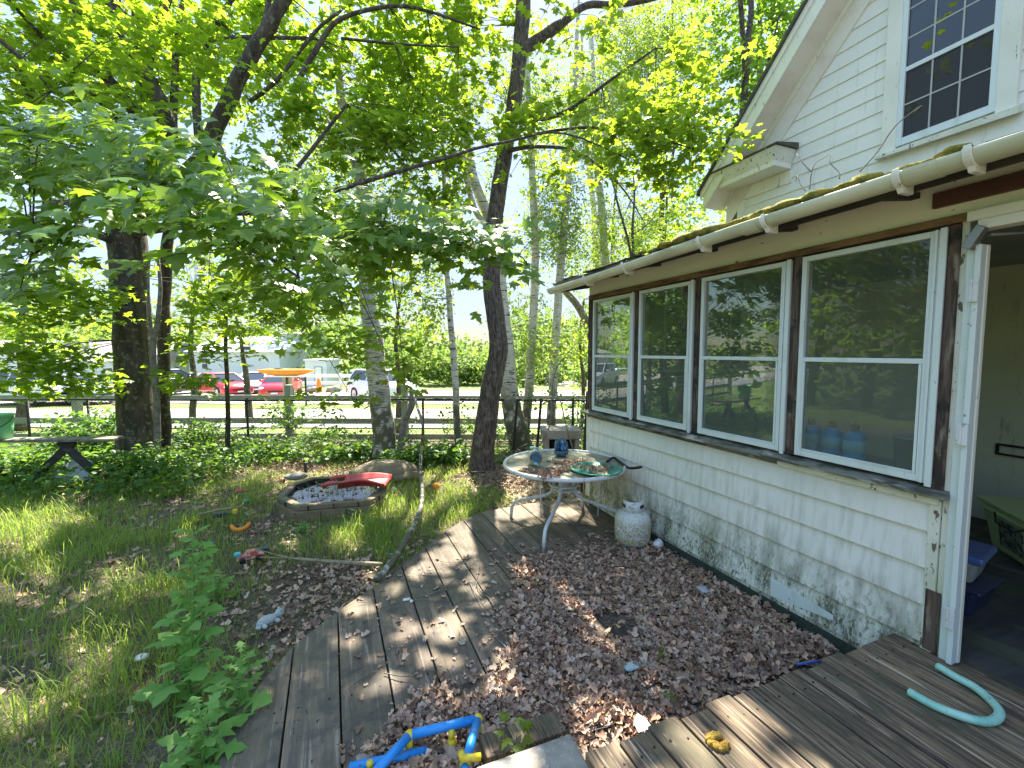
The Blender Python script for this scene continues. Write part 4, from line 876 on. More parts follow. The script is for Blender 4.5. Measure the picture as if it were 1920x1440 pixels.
# ------------------------------------------------------------------ far woods
def woods():
    P = []; Nn = []; D = []; S = []
    n = 26000
    s = rng.uniform(-75, 75, n); d = rng.uniform(44, 66, n)
    prof = 4.0+2.0*np.sin(s*.21)+1.3*np.sin(s*.53+1)+.8*np.sin(s*1.1+2)+(d-44)*.16
    prof = np.maximum(prof, 2.2)
    z = prof*rng.random(n)**.75
    b = rnd(n)*.5
    pos = s[:, None]*Rv+d[:, None]*Fh; pos[:, 2] = terr(60)+z; pos += b
    return leafmesh('distant_woods', M['leaf_far'], None, pos, norm(rnd(n)+np.array([0, 0, .8])), norm(rnd(n)), .5+.5*rng.random(n), T_OVATE)
tag(woods(), kind='stuff')
def brush():
    cl = [(-6, 40, 2.6), (-3, 41, 2.4), (0, 39, 2.3), (-9, 41, 3), (3.5, 41, 1.6), (-12, 42, 3.4), (7, 40, 1.9), (10, 38, 3.2), (14, 40, 3.3), (18, 42, 3.5), (22, 36, 3.4), (-5, 43, 3.4), (1, 44, 3.2)]
    bl = [(tuple(gpos(s, d, h*.55)), (h*.9, h*.55, h*.6), int(60*h)) for s, d, h in cl]
    P, N_, D, S, tw = spray(bl, per=6, size=.38, twig=.8, jit=.8)
    return leafmesh('roadside_brush', M['leaf_far'], None, P, N_, D, S, T_OVATE)
tag(brush(), kind='stuff')

# ------------------------------------------------------------------ undergrowth, grass, fallen leaves
def shrub(label, u, v, z, r, h, n, size=.09, m='leaf_shrub', T=T_OVATE, jit=.5):
    c = Vector(atz(u, v, z)); root = thing('shrub', label, 'shrub', c, 'shrubs along the fence')
    P, N_, D, S, tw = spray([((0, 0, h*.6), (r, h*.5, r*.7), n)], per=8, size=size, twig=.28, jit=jit)
    leafmesh('foliage', m if not isinstance(m, str) else M[m], root, P, N_, D, S, T)
    mb = MB()
    for i in range(7):
        a = i*.9; e = Vector((cos(a)*r*.7, sin(a)*r*.6, h*random.uniform(.6, 1.1))); mb.tube([(0, 0, -.05), e*.5+Vector((0, 0, .05)), e], [.008, .006, .003], 4, False)
    mb.build('stem', M['bark3'], root, True)
shrub('dark leafy shrub at the foot of the big maple', 270, 900, -.12, .55, .42, 130)
shrub('low bright shrub in front of the thick birch', 660, 868, -.18, .42, .35, 60, .10)
shrub('low shrub between the bent stump and the white leaning pole', 770, 880, -.14, .35, .30, 60, .11)
shrub('broad leafy shrub between the leaning pole and the furrowed tree', 830, 872, -.15, .42, .34, 80, .11)
shrub('low dark shrub under the fence left of the garden pond', 500, 858, -.18, .5, .3, 70, .08)
shrub('twiggy shrub left of the thin sapling', 375, 850, -.2, .5, .6, 90, .08)
shrub('green shrub under the fence behind the pond', 600, 835, -.22, .6, .28, 90, .07)
shrub('tall vine covered shrub hanging on the fence before the post', 545, 820, -.25, .45, .75, 90, .07)
shrub('leafy shrub at the foot of the leaning blackened birch', 925, 830, -.25, .35, .55, 50, .08)
shrub('shrub with thin stems by the far porch corner', 1080, 830, -.2, .3, .95, 50, .07)
shrub('bright round shrub in sun behind the furrowed tree', 870, 812, -.3, .5, .5, 60, .08, 'leaf_yel')
shrub('dark bushy shrub left of the big maple beyond the bench', 180, 860, -.15, .8, .8, 190, .09)
shrub('low shrub under the bench at the left edge', 60, 905, -.1, .7, .4, 130, .09)
# ground cover along the fence, left
n = 7600
s = np.concatenate([rng.uniform(-8.5, -4.0, 5000), rng.uniform(-5, 2.2, 2600)]); d = np.concatenate([rng.uniform(5.2, 8.6, 5000), 7.2+np.abs(rng.normal(0, .8, 2600))])
pos = s[:, None]*Rv+d[:, None]*Fh; pos[:, 2] = terr(d)+.02+rng.random(n)**1.5*np.where(s > -3.4, .12, .30)
tag(leafmesh('ground_cover', M['leaf_shrub'], None, pos, norm(np.array([0, 0, 1.])+rnd(n)*.45), norm(rnd(n)), .06+.07*rng.random(n), T_OVATE), kind='stuff')

# vines tangled in the chain link fence
n = 5200
s = rng.uniform(-9, 4.6, n); z = rng.random(n)**1.3*1.22; kk = nz(s, z*1.5, 1.7)+.25-.35*z > 0
s, z = s[kk], z[kk]; n = len(s); d = 8.35+rng.normal(0, .07, n)
pos = s[:, None]*Rv+d[:, None]*Fh; pos[:, 2] = terr(8.35)+z
tag(leafmesh('fence_vines', M['leaf_shrub'], None, pos, norm(np.array([0, 0, .5])-Fh*.5+rnd(n)*.5), norm(rnd(n)+np.array([0, 0, -.4])), .035+.055*rng.random(n), T_OVATE), kind='stuff')
mb = MB()
for i in range(150):
    s0 = random.uniform(-8.5, 4.5); d0 = 8.3+random.uniform(-.25, .15); b = gpos(s0, d0, -.02); P_ = [b]
    for k in range(4): b = b+Vector((random.uniform(-.22, .22), random.uniform(-.06, .06), random.uniform(.03, .28))); P_.append(b)
    mb.tube(P_, [.006, .005, .004, .003, .002], 4, False)
tag(mb.build('fence_brambles', M['bark'], None, True), kind='stuff')
def inpoly(x, y, poly):
    r = np.zeros(len(x), bool); j = len(poly)-1
    for i in range(len(poly)):
        xi, yi = poly[i]; xj, yj = poly[j]
        c = ((yi > y) != (yj > y)) & (x < (xj-xi)*(y-yi)/(yj-yi+1e-12)+xi); r ^= c; j = i
    return r
def offdeck(x, y):
    e = np.interp(x, [-.49, -.25, 0, .25, 1.07, 1.46, 1.95, 2.8], [2.35, 2.83, 3.12, 3.34, 4.26, 4.52, 4.58, 4.58])
    return ~((x > -.5) & (x < 2.75) & (y < e+.02)) & ~((x > 2.6) & (y < 4.5))
def ell(x, y, u, v, ru, rv):      # soft ellipse around a photo spot on the ground
    c = atz(u, v, -.06); a = atz(u+ru, v, -.06); b = atz(u, v-rv, -.06)
    ax = (a-c)[:2]; by = (b-c)[:2]; A = np.array([ax, by]).T; q = np.linalg.solve(A, np.stack([x-c[0], y-c[1]]))
    return np.exp(-(q[0]**2+q[1]**2)*1.2)
def grass_density(x, y):
    g = .48+.6*nz(x, y, 1.6)+.45*nz(x+3, y, 4.2)
    for u, v, a, b, w in ((640, 1130, 130, 90, -1.3), (640, 860, 260, 18, -1.0), (520, 1000, 130, 35, -.5), (440, 905, 80, 20, -.4), (60, 1230, 120, 60, -.35), (330, 1060, 80, 20, -.3), (900, 960, 60, 30, -.2),
                           (620, 1010, 110, 40, .55), (700, 955, 110, 40, .8), (130, 1330, 260, 140, .45), (60, 990, 140, 60, .5), (850, 960, 50, 40, .6), (250, 1120, 130, 60, .35), (960, 860, 60, 20, -1.2), (1000, 900, 80, 30, -1.3), (560, 1180, 60, 50, -.8)):
        g = g + w*ell(x, y, u, v, a, b)
    return g
def scatter_ground(n, s0, s1, d0, d1, pw=1.0):
    s = rng.uniform(s0, s1, n); d = d0+(d1-d0)*rng.random(n)**pw
    s = s*(.35+.65*d/d1)
    x = s*Rv[0]+d*Fh[0]; y = s*Rv[1]+d*Fh[1]; return x, y, terr(d)+.0
def gh(x, y, z):
    o = np.empty(len(x))
    for i in range(len(x)):
        p = (x[i], y[i], 0); o[i] = .035*(noise3(p, 2.3)*.5+noise3(p, 7)*.25)
    return z-.01+o
def blades(name, m, n, hmin, hmax, w, dens, seed, bend=.7, flat=0.0, rgn=(-7.5, 4.0, 1.0, 8.6)):
    x, y, z = scatter_ground(n, rgn[0]*1.25, rgn[1]*1.25, rgn[2], rgn[3], .75)
    k = (rng.random(n) < dens(x, y)) & offdeck(x, y); x, y, z = x[k], y[k], z[k]; n = len(x)
    hgt = (hmin+(hmax-hmin)*rng.random(n)**1.5)*(.7+.5*np.clip(nz(x+9, y, 1.1)+.5, 0, 1.2))
    a = rng.uniform(0, 2*pi, n)+.8*nz(x, y, .9); dx, dy = np.cos(a), np.sin(a); b = bend*(.4+.8*rng.random(n))+flat
    wv = w*(.7+.6*rng.random(n)); px, py = -dy*wv, dx*wv
    V = np.zeros((n, 7, 3)); zz = z
    for i, (t, ww) in enumerate(((0, 1), (.4, .9), (.75, .6))):
        cx = x+dx*hgt*b*t*t; cyy = y+dy*hgt*b*t*t; cz = zz+hgt*t*(1-.35*b*t)
        V[:, 2*i] = np.stack([cx-px*ww, cyy-py*ww, cz], 1); V[:, 2*i+1] = np.stack([cx+px*ww, cyy+py*ww, cz], 1)
    V[:, 6] = np.stack([x+dx*hgt*b, y+dy*hgt*b, zz+hgt*(1-.4*b)], 1)
    T = np.array([(0, 1, 3), (0, 3, 2), (2, 3, 5), (2, 5, 4), (4, 5, 6)])
    F = (T[None]+(np.arange(n)*7)[:, None, None]).reshape(-1, 3)
    me = bpy.data.meshes.new(name); me.vertices.add(n*7); me.vertices.foreach_set('co', V.reshape(-1).astype(np.float32))
    me.loops.add(F.size); me.loops.foreach_set('vertex_index', F.reshape(-1).astype(np.int32)); me.polygons.add(len(F))
    me.polygons.foreach_set('loop_start', (np.arange(len(F))*3).astype(np.int32)); me.polygons.foreach_set('loop_total', np.full(len(F), 3, np.int32)); me.update(calc_edges=True)
    return tag(link(name, me, m), kind='stuff')
blades('grass', M['grass'], 170000, .05, .20, .0024, lambda x, y: grass_density(x, y), 1)
blades('tall_grass', M['grass'], 22000, .14, .34, .0032, lambda x, y: np.clip((grass_density(x, y)-.45)*.9, 0, 1), 2, .8)
blades('dry_grass', M['drygrass'], 46000, .05, .18, .0018, lambda x, y: .25+.3*nz(x, y, 2.2), 3, 1.0, .3)

# dead leaves: a thick drift over the lower deck, thin over the yard
T_DEAD = (np.array([(0, 0, 0), (.22, .08, .10), (.42, .30, .20), (.20, .46, .04), (.26, .78, .16), (0, 1.0, .05), (-.22, .74, .22), (-.18, .44, .02), (-.44, .34, .12), (-.18, .10, .14), (0, .42, -.06)], float),
          np.array([(i, (i+1) % 10, 10) for i in range(10)]))
deckpoly_px = [(960, 1062), (1040, 1048), (1150, 1028), (1235, 1032), (1330, 1078), (1420, 1130), (1500, 1185), (1575, 1222), (1380, 1300), (1100, 1412), (1060, 1460), (640, 1460), (720, 1400), (735, 1340), (830, 1310), (905, 1325), (930, 1270), (960, 1210), (945, 1150), (980, 1110)]
dp = [tuple(atz(u, v, 0)[:2]) for u, v in deckpoly_px]
n = 60000
x = rng.uniform(.0, 2.68, n); y = rng.uniform(.9, 3.6, n)
w = .16*nz(x, y, 3.0)+.08*nz(x, y, 9)+.07*rng.normal(size=n)
core = inpoly(x+w*.6, y+w*.6, dp)
k = core | (rng.random(n) < .012+.05*(inpoly(x+w, y+w, [(dx_+(dx_-1.3)*.22, dy_+(dy_-1.9)*.2) for dx_, dy_ in dp])))
bare = ell(x, y, 1150, 1195, 70, 45) > .62      # a bare patch of board shows through
k &= ~bare; k &= ~((x > .80) & (y < 1.35)) & (x < 2.66) & (y < 3.6)
x, y, c = x[k], y[k], core[k]; n = len(x)
pos = np.stack([x, y, np.where(c, .006+.05*rng.random(n)*(.6+.6*nz(x, y, 2.5)**2), .006)], 1)
nrm = norm(np.array([0, 0, 1.])+rnd(n)*np.where(c, .6, .22)[:, None])
tag(leafmesh('leaf_litter', M['litter'], None, pos, nrm, norm(rnd(n)*np.array([1, 1, .25])), .014+.048*rng.random(n)**1.7, T_DEAD), kind='stuff')
n = 150; x = rng.uniform(.1, 2.6, n); y = rng.uniform(1.0, 3.4, n); k = inpoly(x, y, dp) & ~((x > .8) & (y < 1.4)); x, y = x[k], y[k]; n = len(x)
tag(leafmesh('large_fallen_leaves', M['litter2'], None, np.stack([x, y, .05+.025*rng.random(n)], 1), norm(np.array([0, 0, 1.])+rnd(n)*.35), norm(rnd(n)*np.array([1, 1, .2])), .035+.03*rng.random(n), T_MAPLE2), kind='stuff')
mb = MB()
for i in range(520):
    x_, y_ = random.uniform(.1, 2.6), random.uniform(1.0, 3.9)
    if x_ > .78 and y_ < 1.4: continue
    a = random.uniform(0, 2*pi); L = random.uniform(.03, .16); z_ = .055 if inpoly(np.array([x_]), np.array([y_]), dp)[0] else .012
    if z_ < .02 and random.random() < .6: continue
    mb.tube([(x_, y_, z_), (x_+cos(a)*L*.5, y_+sin(a)*L*.5, z_+random.uniform(.0, .012)), (x_+cos(a+.3)*L, y_+sin(a+.3)*L, z_)], [.0022, .0018, .001], 4, False)
tag(mb.build('twig_litter', M['bark3'], None, True), kind='stuff')
# dirt under the drift
mb = MB(); cxy = np.mean(dp, 0); V = [(cxy[0], cxy[1], .012)]
for px_, py_ in dp: V.append((cxy[0]+(px_-cxy[0])*.93, max(cxy[1]+(py_-cxy[1])*.93, 1.0), .006))
mb.add(V, [(0, i+1, (i+1) % len(dp)+1) for i in range(len(dp))])
tag(mb.build('leaf_dirt', M['dirt']), kind='stuff')
n = 60000; x, y, z = scatter_ground(n, -8, 5.2, 1.4, 9.2, .8)
dn = .42-.55*np.clip(grass_density(x, y), -.4, .6)
dn = dn+.9*ell(x, y, 1000, 900, 110, 50)+.5*ell(x, y, 640, 860, 260, 22)+.35*ell(x, y, 640, 1120, 120, 80)+.5*ell(x, y, 900, 850, 200, 20)
k = (rng.random(n) < dn) & offdeck(x, y); x, y, z = x[k], y[k], z[k]; n = len(x)
pos = np.stack([x, y, gh(x, y, z)+.012+.02*rng.random(n)], 1)
tag(leafmesh('yard_leaf_litter', M['litter'], None, pos, norm(np.array([0, 0, 1.])+rnd(n)*.5), norm(rnd(n)*np.array([1, 1, .2])), .02+.045*rng.random(n)**1.3, T_DEAD), kind='stuff')
def smoothpts(P, K=5):
    P = [Vector(p) for p in P]; out = []
    for i in range(len(P)-1):
        a, b, c, d = P[max(i-1, 0)], P[i], P[i+1], P[min(i+2, len(P)-1)]
        for k in range(K):
            t = k/K; out.append(.5*((2*b)+(c-a)*t+(2*a-5*b+4*c-d)*t*t+(3*b-a-3*c+d)*t**3))
    return out+[P[-1]]
# ------------------------------------------------------------------ fences
def fpt(u, d, z): 
    s = (u-960)/FPX*d; return Vector((Rv[0]*s+Fh[0]*d, Rv[1]*s+Fh[1]*d, z))
FD = 8.35; FT = EYE-90/840*FD; FB = float(terr(FD))
fr = thing('chain_link_fence', 'rusty black chain link fence running behind the trees of the yard', 'fence', fpt(600, FD, FB))
fo = fr.location.copy()
def FP(mb, name, m, smooth=False):
    o = mb.build(name, m, None, smooth); o.data.transform(Matrix.Translation(-fo)); o.parent = fr; return o
FP(MB().tube([fpt(u, FD, FT+.012*sin(u*.01)) for u in range(-260, 1300, 60)], .018, 7), 'top_rail', M['blackmetal'], True)
mb = MB(); W0 = fpt(-260, FD, 0); W1 = fpt(1240, FD, 0); Lf = (W1-W0).length; dirf = (W1-W0).normalized(); H_ = FT-FB
st_ = .062; i = -H_
while i < Lf:
    for sg in (0, 1):
        a = (i, FB+.02) if sg == 0 else (i+H_, FB+.02); b = (i+H_, FT) if sg == 0 else (i, FT)
        def clipx(a, b):
            (x0, z0), (x1, z1) = a, b
            if x0 > x1: x0, z0, x1, z1 = x1, z1, x0, z0
            if x1 < 0 or x0 > Lf: return None
            if x0 < 0: z0 += (z1-z0)*(0-x0)/(x1-x0); x0 = 0
            if x1 > Lf: z1 = z0+(z1-z0)*(Lf-x0)/(x1-x0); x1 = Lf
            return (x0, z0), (x1, z1)
        c = clipx(a, b)
        if c: mb.tube([W0+dirf*c[0][0]+Vector((0, 0, c[0][1])), W0+dirf*c[1][0]+Vector((0, 0, c[1][1]))], .0022, 3, False)
    i += st_
FP(mb, 'wire_mesh', M['blackmetal'])
for u in (-150, 46, 160, 460, 792, 1075): FP(MB().tube([fpt(u, FD+.03, FB-.1), fpt(u, FD+.03, FT+.03)], .022, 8), 'fence_post', M['blackmetal'], True)
for u, d, z, label in ((966, 7.6, FT+.10, 'leaning black steel post left of the concrete fire box'), (1011, 7.3, FT+.13, 'black steel post standing right beside the concrete fire box'), (1099, 5.2, EYE-.46, 'dark steel post against the far porch corner')):
    a = fpt(u-6, d, float(terr(d))-.05); b = fpt(u+4, d, z)
    p = MB().beam(a, b, .035, .035, (1, 0, 0)).build('steel_post', M['blackmetal'], None, False, .004); tag(p, label, 'post')
    if u == 1011:
        for k in range(4): pass
# white board fence beyond, its shaded side put into the grey colour
BD = 10.2
bf = thing('board_fence', 'long white three board wooden fence, coloured grey as in shade, along the road verge', 'fence', fpt(700, BD, float(terr(BD)))); bo = bf.location.copy()
def BP(mb, name):
    o = mb.build(name, M['fencewood'], None, False, .004); o.data.transform(Matrix.Translation(-bo)); o.parent = bf; return o
for z in (EYE-87/840*BD, EYE-130/840*BD, EYE-160/840*BD):
    for a, b in ((-500, -180), (-180, 140), (140, 540), (540, 758), (758, 960), (960, 1190), (1190, 1500), (1500, 1800)):
        BP(MB().beam(fpt(a+1, BD, z), fpt(b-1, BD, z+.012*sin(a)), .035, .13), 'rail_board')
for u in (-500, -180, 140, 540, 758, 960, 1190, 1500): BP(MB().obox(fpt(u, BD+.09, float(terr(BD))+.56), (.07, .07, .72), Matrix.Rotation(-PSI, 3, 'Z')), 'fence_post')
# white vinyl rail fence across the parking lot
VD = 34
vf = thing('rail_fence', 'bright white two rail fence across the far side of the parking lot', 'fence', fpt(600, VD, float(terr(VD)))); vo = vf.location.copy()
def VP(mb, name):
    o = mb.build(name, M['vinyl'], None); o.data.transform(Matrix.Translation(-vo)); o.parent = vf
zt = float(terr(VD))
for z in (zt+1.1, zt+.55): VP(MB().beam(fpt(300, VD, z), fpt(720, VD, z), .06, .26), 'rail')
for u in range(330, 721, 44): VP(MB().obox(fpt(u, VD+.1, zt+.55), (.09, .09, .75)), 'fence_post')

# ------------------------------------------------------------------ buildings across the lot
def yawbox(c, hx, hy, z0, z1, yaw):
    return MB().obox((c[0], c[1], (z0+z1)/2), (hx, hy, (z1-z0)/2), Matrix.Rotation(yaw, 3, 'Z'))
def building(label, u, d, wpx, ztop, depth, m, roof=None, rise=0, wins=(), cat='building', door=None, roofm='bldroof'):
    c = fpt(u, d, 0); z0 = float(terr(d))-.3; hx = wpx/FPX*d/2
    root = thing('building' if cat == 'building' else 'container', label, cat, (c.x, c.y, z0), rz=-PSI)
    P = lambda mb, n, m_: mb.build(n, m_, root, False)
    P(MB().box(-hx, hx, 0, depth, 0, ztop-z0), 'wall', m)
    zt_ = ztop-z0
    if roof == 'gable':
        P(MB().hexa([(-hx-.3, -.3, zt_), (hx+.3, -.3, zt_), (hx+.3, depth+.3, zt_), (-hx-.3, depth+.3, zt_), (-hx-.3, depth/2-.05, zt_+rise), (hx+.3, depth/2-.05, zt_+rise), (hx+.3, depth/2+.05, zt_+rise), (-hx-.3, depth/2+.05, zt_+rise)]), 'roof', M[roofm])
    else: P(MB().box(-hx-.1, hx+.1, -.1, depth+.1, zt_, zt_+.15), 'roof', M[roofm])
    for wu, v0, v1, ww in wins:
        x = (wu-u)/FPX*d; za = EYE-(v1-660)/FPX*d-z0; zb = EYE-(v0-660)/FPX*d-z0; q = ww/FPX*d/2
        w = P(MB().box(x-q-.08, x+q+.08, -.06, -.005, za-.08, zb+.08), 'window', M['vinyl'])
        g = MB().box(x-q, x+q, -.075, -.062, za, zb).build('pane', M['winDark'], w)
        MB().box(x-q, x+q, -.09, -.076, (za+zb)/2-.04, (za+zb)/2+.04).build('sash_bar', M['vinyl'], w)
    if door:
        x = (door[0]-u)/FPX*d; q = door[1]/FPX*d/2
        P(MB().box(x-q, x+q, -.05, -.004, .35, door[2]), 'door', M['vinyl']); P(MB().box(x-q-.06, x-q, -.07, -.004, .35, door[2]).box(x+q, x+q+.06, -.07, -.004, .35, door[2]).box(x-q-.06, x+q+.06, -.07, -.004, door[2], door[2]+.06), 'door_frame', M['bldroof'])
    return root
building('two storey white building end with one dark window', 552, 47, 38, 3.6, 8, M['bldwhite'], 'gable', .5, ((544, 646, 662, 8), (518, 676, 695, 9)))
building('long low white building behind the small forked tree', 440, 43, 170, 1.75, 10, M['bldwhite'], 'gable', 1.6, ((465, 650, 664, 14), (385, 672, 690, 10)), roofm='bldwhite')
building('wide pale building with grey sloping roof at the left', 150, 40, 230, .9, 12, M['bldwhite'], 'gable', 2.0, ((60, 690, 706, 14), (130, 690, 706, 14), (205, 690, 706, 12)))
building('white storage container with an outlined door', 592, 39, 40, .95, 3, M['bldwhite'], cat='container', door=(597, 12, 1.95), roofm='bldwhite')
building('long tan wooden box beyond the white rail fence', 690, 38, 62, .05, 2.5, M['bldtan'], cat='container', roofm='bldwhite')
building('low pale building far left behind the foliage', -40, 38, 160, 1.6, 8, M['bldwhite'], 'gable', 1.2)

# ------------------------------------------------------------------ cars
def car(name, label, u, d, yaw, paint, suv=False, plate=True, group='cars in the parking lot'):
    b = fpt(u, d, float(terr(d))+.01); h = 1.66 if suv else 1.44; L = 4.4; Wd = .90
    root = thing(name, label, 'suv' if suv else 'car', b, group, rz=yaw)
    # lofted sections along x (front = +x): x, halfwidth low, halfwidth top, z belt, z roof, roof halfwidth
    k = h/1.44
    xs = [(-2.15, .78, .50, .62, .82), (-2.05, .88, .40, .80, .98), (-1.5, .90, .30, .95 if suv else .92, 1.02), (-.7, .90, .30, .93, .95), (.5, .90, .30, .92, .94), (1.05, .90, .30, .90, .92), (1.7, .88, .30, .78, .84), (2.05, .82, .34, .62, .72), (2.18, .70, .40, .50, .58)]
    V = []; F = []
    for x, w, zl, zb, zt_ in xs:
        zt_ *= k; zb *= k
        V += [(x, -w, zl-.1), (x, -w*1.0, zb*.72), (x, -w*.97, zb), (x, -w*.72, zt_), (x, w*.72, zt_), (x, w*.97, zb), (x, w, zb*.72), (x, w, zl-.1)]
    for i in range(len(xs)-1):
        for j in range(8): F.append((i*8+j, i*8+(j+1) % 8, (i+1)*8+(j+1) % 8, (i+1)*8+j))
    F += [tuple(range(7, -1, -1)), tuple((len(xs)-1)*8+j for j in range(8))]
    body = MB().add(V, F).build('body', paint, root, True, .03)
    # greenhouse
    zr = h; zb = .95*k
    g0, g1, r0, r1 = (-1.95 if suv else -1.75), 1.10, (-1.6 if suv else -1.05), .25
    def gh_(name, m, P, th=0): return MB().hexa(P).build(name, m, root, False, .02)
    wl, wr = .80, .60
    gh_('cabin', M['carglass'], [(g0, -wl, zb-.03), (g1, -wl, zb-.03), (g1, wl, zb-.03), (g0, wl, zb-.03), (r0, -wr, zr-.04), (r1, -wr, zr-.04), (r1, wr, zr-.04), (r0, wr, zr-.04)])
    gh_('roof', paint, [(r0-.12, -wr-.03, zr-.05), (r1+.10, -wr-.03, zr-.05), (r1+.10, wr+.03, zr-.05), (r0-.12, wr+.03, zr-.05), (r0, -wr+.06, zr), (r1, -wr+.06, zr), (r1, wr-.06, zr), (r0, wr-.06, zr)])
    for sg in (-1, 1):
        for (xa, xb) in ((g1, r1+.04), (g0, r0-.04), (-.28, -.28)): MB().beam((xa, sg*(wl+.008), zb-.02), (xb, sg*(wr+.012), zr-.05), .07, .05).build('pillar', paint, root)
    for x in (1.32, -1.32):
        for sg in (-1, 1):
            w = MB().lathe([(.16, -.11), (.33, -.11), (.345, -.06), (.345, .06), (.33, .11), (.16, .11)], 20, Matrix.Translation((x, sg*.80, .34)) @ Matrix.Rotation(pi/2, 4, 'X')).build('wheel', M['tyre'], root, True)
            MB().lathe([(.001, -.10), (.20, -.115), (.20, .115), (.001, .10)], 10, Matrix.Translation((x, sg*.80, .34)) @ Matrix.Rotation(pi/2, 4, 'X')).build('rim', M['rim'], w)
    for sg in (-1, 1):
        MB().blob((2.0, sg*.66, .66*k), (.16, .17, .075), 10, 6, 0).build('headlight', M['lamp'], root, True)
        MB().blob((.62, sg*.98, 1.0*k), (.10, .12, .08), 8, 6, 0).build('mirror', paint, root, True)
    MB().box(2.10, 2.19, -.45, .45, .42*k, .53*k).build('grille', M['grille'], root, False, .03)
    MB().box(2.12, 2.20, -.62, .62, .22, .32).build('lower_grille', M['grille'], root, False, .03)
    if plate: MB().box(2.201, 2.215, -.17, .17, .33, .42).build('licence_plate', M['paper'], root)
    return root
def towards(extra=0): return -pi/2-PSI+extra     # yaw that points a car's nose at the camera
car('parked_car', 'bright red car facing the yard, right of the small forked tree', 527, 27.0, towards(.30), M['carred'])
car('parked_car', 'red car seen partly behind the thin sapling', 415, 27.5, towards(1.0), M['carred'])
car('parked_car', 'white car between the two red cars', 475, 31, towards(.5), M['carwhite'])
car('parked_car', 'dark vehicle just right of the big maple trunk', 315, 29, towards(2.9), M['carblack'], True)
car('parked_car', 'pale blue white vehicle half hidden by the thick birch', 716, 24.5, towards(.9), M['carwhite'], True)
car('parked_car', 'white vehicle behind the foliage at the far left', 60, 21.8, towards(1.35), M['carwhite'], True)
car('parked_car', 'silver car behind the foliage left of the big maple', 140, 22.5, towards(1.2), M['cargrey'])
car('parked_car', 'white sport utility vehicle seen through the farthest porch window', 1146, 34, towards(-.75), M['carwhite'], True)
# orange kayak on a rack in front of the red car
k0 = fpt(540, 20.5, EYE-44/840*20.5); kr = thing('kayak_rack', 'dark posts carrying a white board in front of the red car', 'rack', (k0.x, k0.y, float(terr(20.5))), rz=-PSI)
hz = k0.z-float(terr(20.5))
for x in (-.08, .78): MB().box(x-.03, x+.03, -.03, .03, 0, hz-.06).build('post', M['blackmetal'], kr)
MB().box(-.30, .14, .06, .1, 0, hz-.06).build('panel', M['bldtan'], kr)
MB().box(-1.0, 1.9, -.25, .25, hz-.06, hz).build('shelf', M['vinyl'], kr, False, .01)
V = []; F = []; n = 12
for i in range(15):
    t = i/14*2-1; w = .30*(1-abs(t)**2.6)+.015; hh = .17*(1-abs(t)**3)+.03
    for j in range(n):
        a = 2*pi*j/n; V.append((t*1.35, w*cos(a), hh*.9*sin(a)*(.8 if sin(a) > 0 else 1)+.06*t*t))
for i in range(14):
    for j in range(n): F.append((i*n+j, i*n+(j+1) % n, (i+1)*n+(j+1) % n, (i+1)*n+j))
ky = thing('kayak', 'orange yellow kayak lying on the rack before the red car', 'kayak', (k0.x-.1, k0.y, k0.z+.17), rz=-PSI)
MB().add(V, F).build('hull', M['orange'], ky, True); MB().blob((-.25, 0, .13), (.32, .17, .05), 12, 6, 0).build('cockpit', M['black'], ky, True)
tag(MB().lathe([(.001, 0), (.22, 0), (.16, .55), (.10, 1.0), (.001, 1.0)], 12, Matrix.Translation(fpt(597, 31, float(terr(31))))).build('traffic_barrel', M['orange'], None, True), 'faded orange traffic barrel by the white rail fence', 'barrel')
for u, lab in ((585, 'dark grey boulder left of two others on the lot edge'), (624, 'pale boulder in the middle of the lot edge row'), (660, 'flat pale boulder nearest the thick birch on the lot edge')):
    c = fpt(u, 31.5, float(terr(31.5))+.1); tag(MB().blob(c, (.5, .3, .28), 12, 7, .3, 3).build('boulder', M['stone'], None, True), lab, 'boulder')

# ------------------------------------------------------------------ garden table with its clutter
TC = Vector((2.10, 3.83, 0)); TZ = .635; TR = .595
tb = thing('patio_table', 'round white metal patio table with a dirty glass top on four curved legs', 'table', TC)
def ring(r, z, tr, n=48, m=10, sz=1.0):
    V = []; F = []
    for i in range(n):
        a = 2*pi*i/n
        for j in range(m):
            b = 2*pi*j/m; q = r+tr*cos(b); V.append((q*cos(a), q*sin(a), z+tr*sz*sin(b)))
    for i in range(n):
        for j in range(m): F.append((i*m+j, ((i+1) % n)*m+j, ((i+1) % n)*m+(j+1) % m, i*m+(j+1) % m))
    return MB().add(V, F)
ring(TR-.012, TZ, .016, 64, 10, 1.25).build('rim', M['white_paint'], tb, True)
MB().lathe([(.001, TZ-.004), (TR-.022, TZ-.004), (TR-.022, TZ+.004), (.001, TZ+.004)], 64).build('glass_top', M['tableglass'], tb)
for px_, py_ in ((1.66, 3.40), (1.72, 4.24), (2.53, 3.56), (2.52, 4.18)):
    dx, dy = px_-TC.x, py_-TC.y; L = sqrt(dx*dx+dy*dy); ux, uy = dx/L, dy/L; L = .60
    prof = [(.10, TZ-.02), (.10, .48), (.105, .40), (.13, .33), (.19, .29), (.30, .255), (.42, .22), (.50, .19), (.545, .16), (.565, .11), (.575, 0)]
    MB().tube([(ux*r, uy*r, z) for r, z in prof], .017, 10).build('leg', M['white_paint'], tb, True)
for a in (.5, 2.07, 3.64, 5.21): MB().tube([(.40*cos(a), .40*sin(a), TZ-.01), (.38*cos(a), .38*sin(a), .20)], .006, 6).build('support_rod', M['white_paint'], tb, True)
MB().box(-.09, .09, -.09, .09, .37, .385).lathe([(.03, .36), (.045, .36), (.045, .60), (.03, .60)], 16).build('hub', M['white_paint'], tb)
ring(.14, .43, .010).build('brace_ring', M['white_paint'], tb, True)
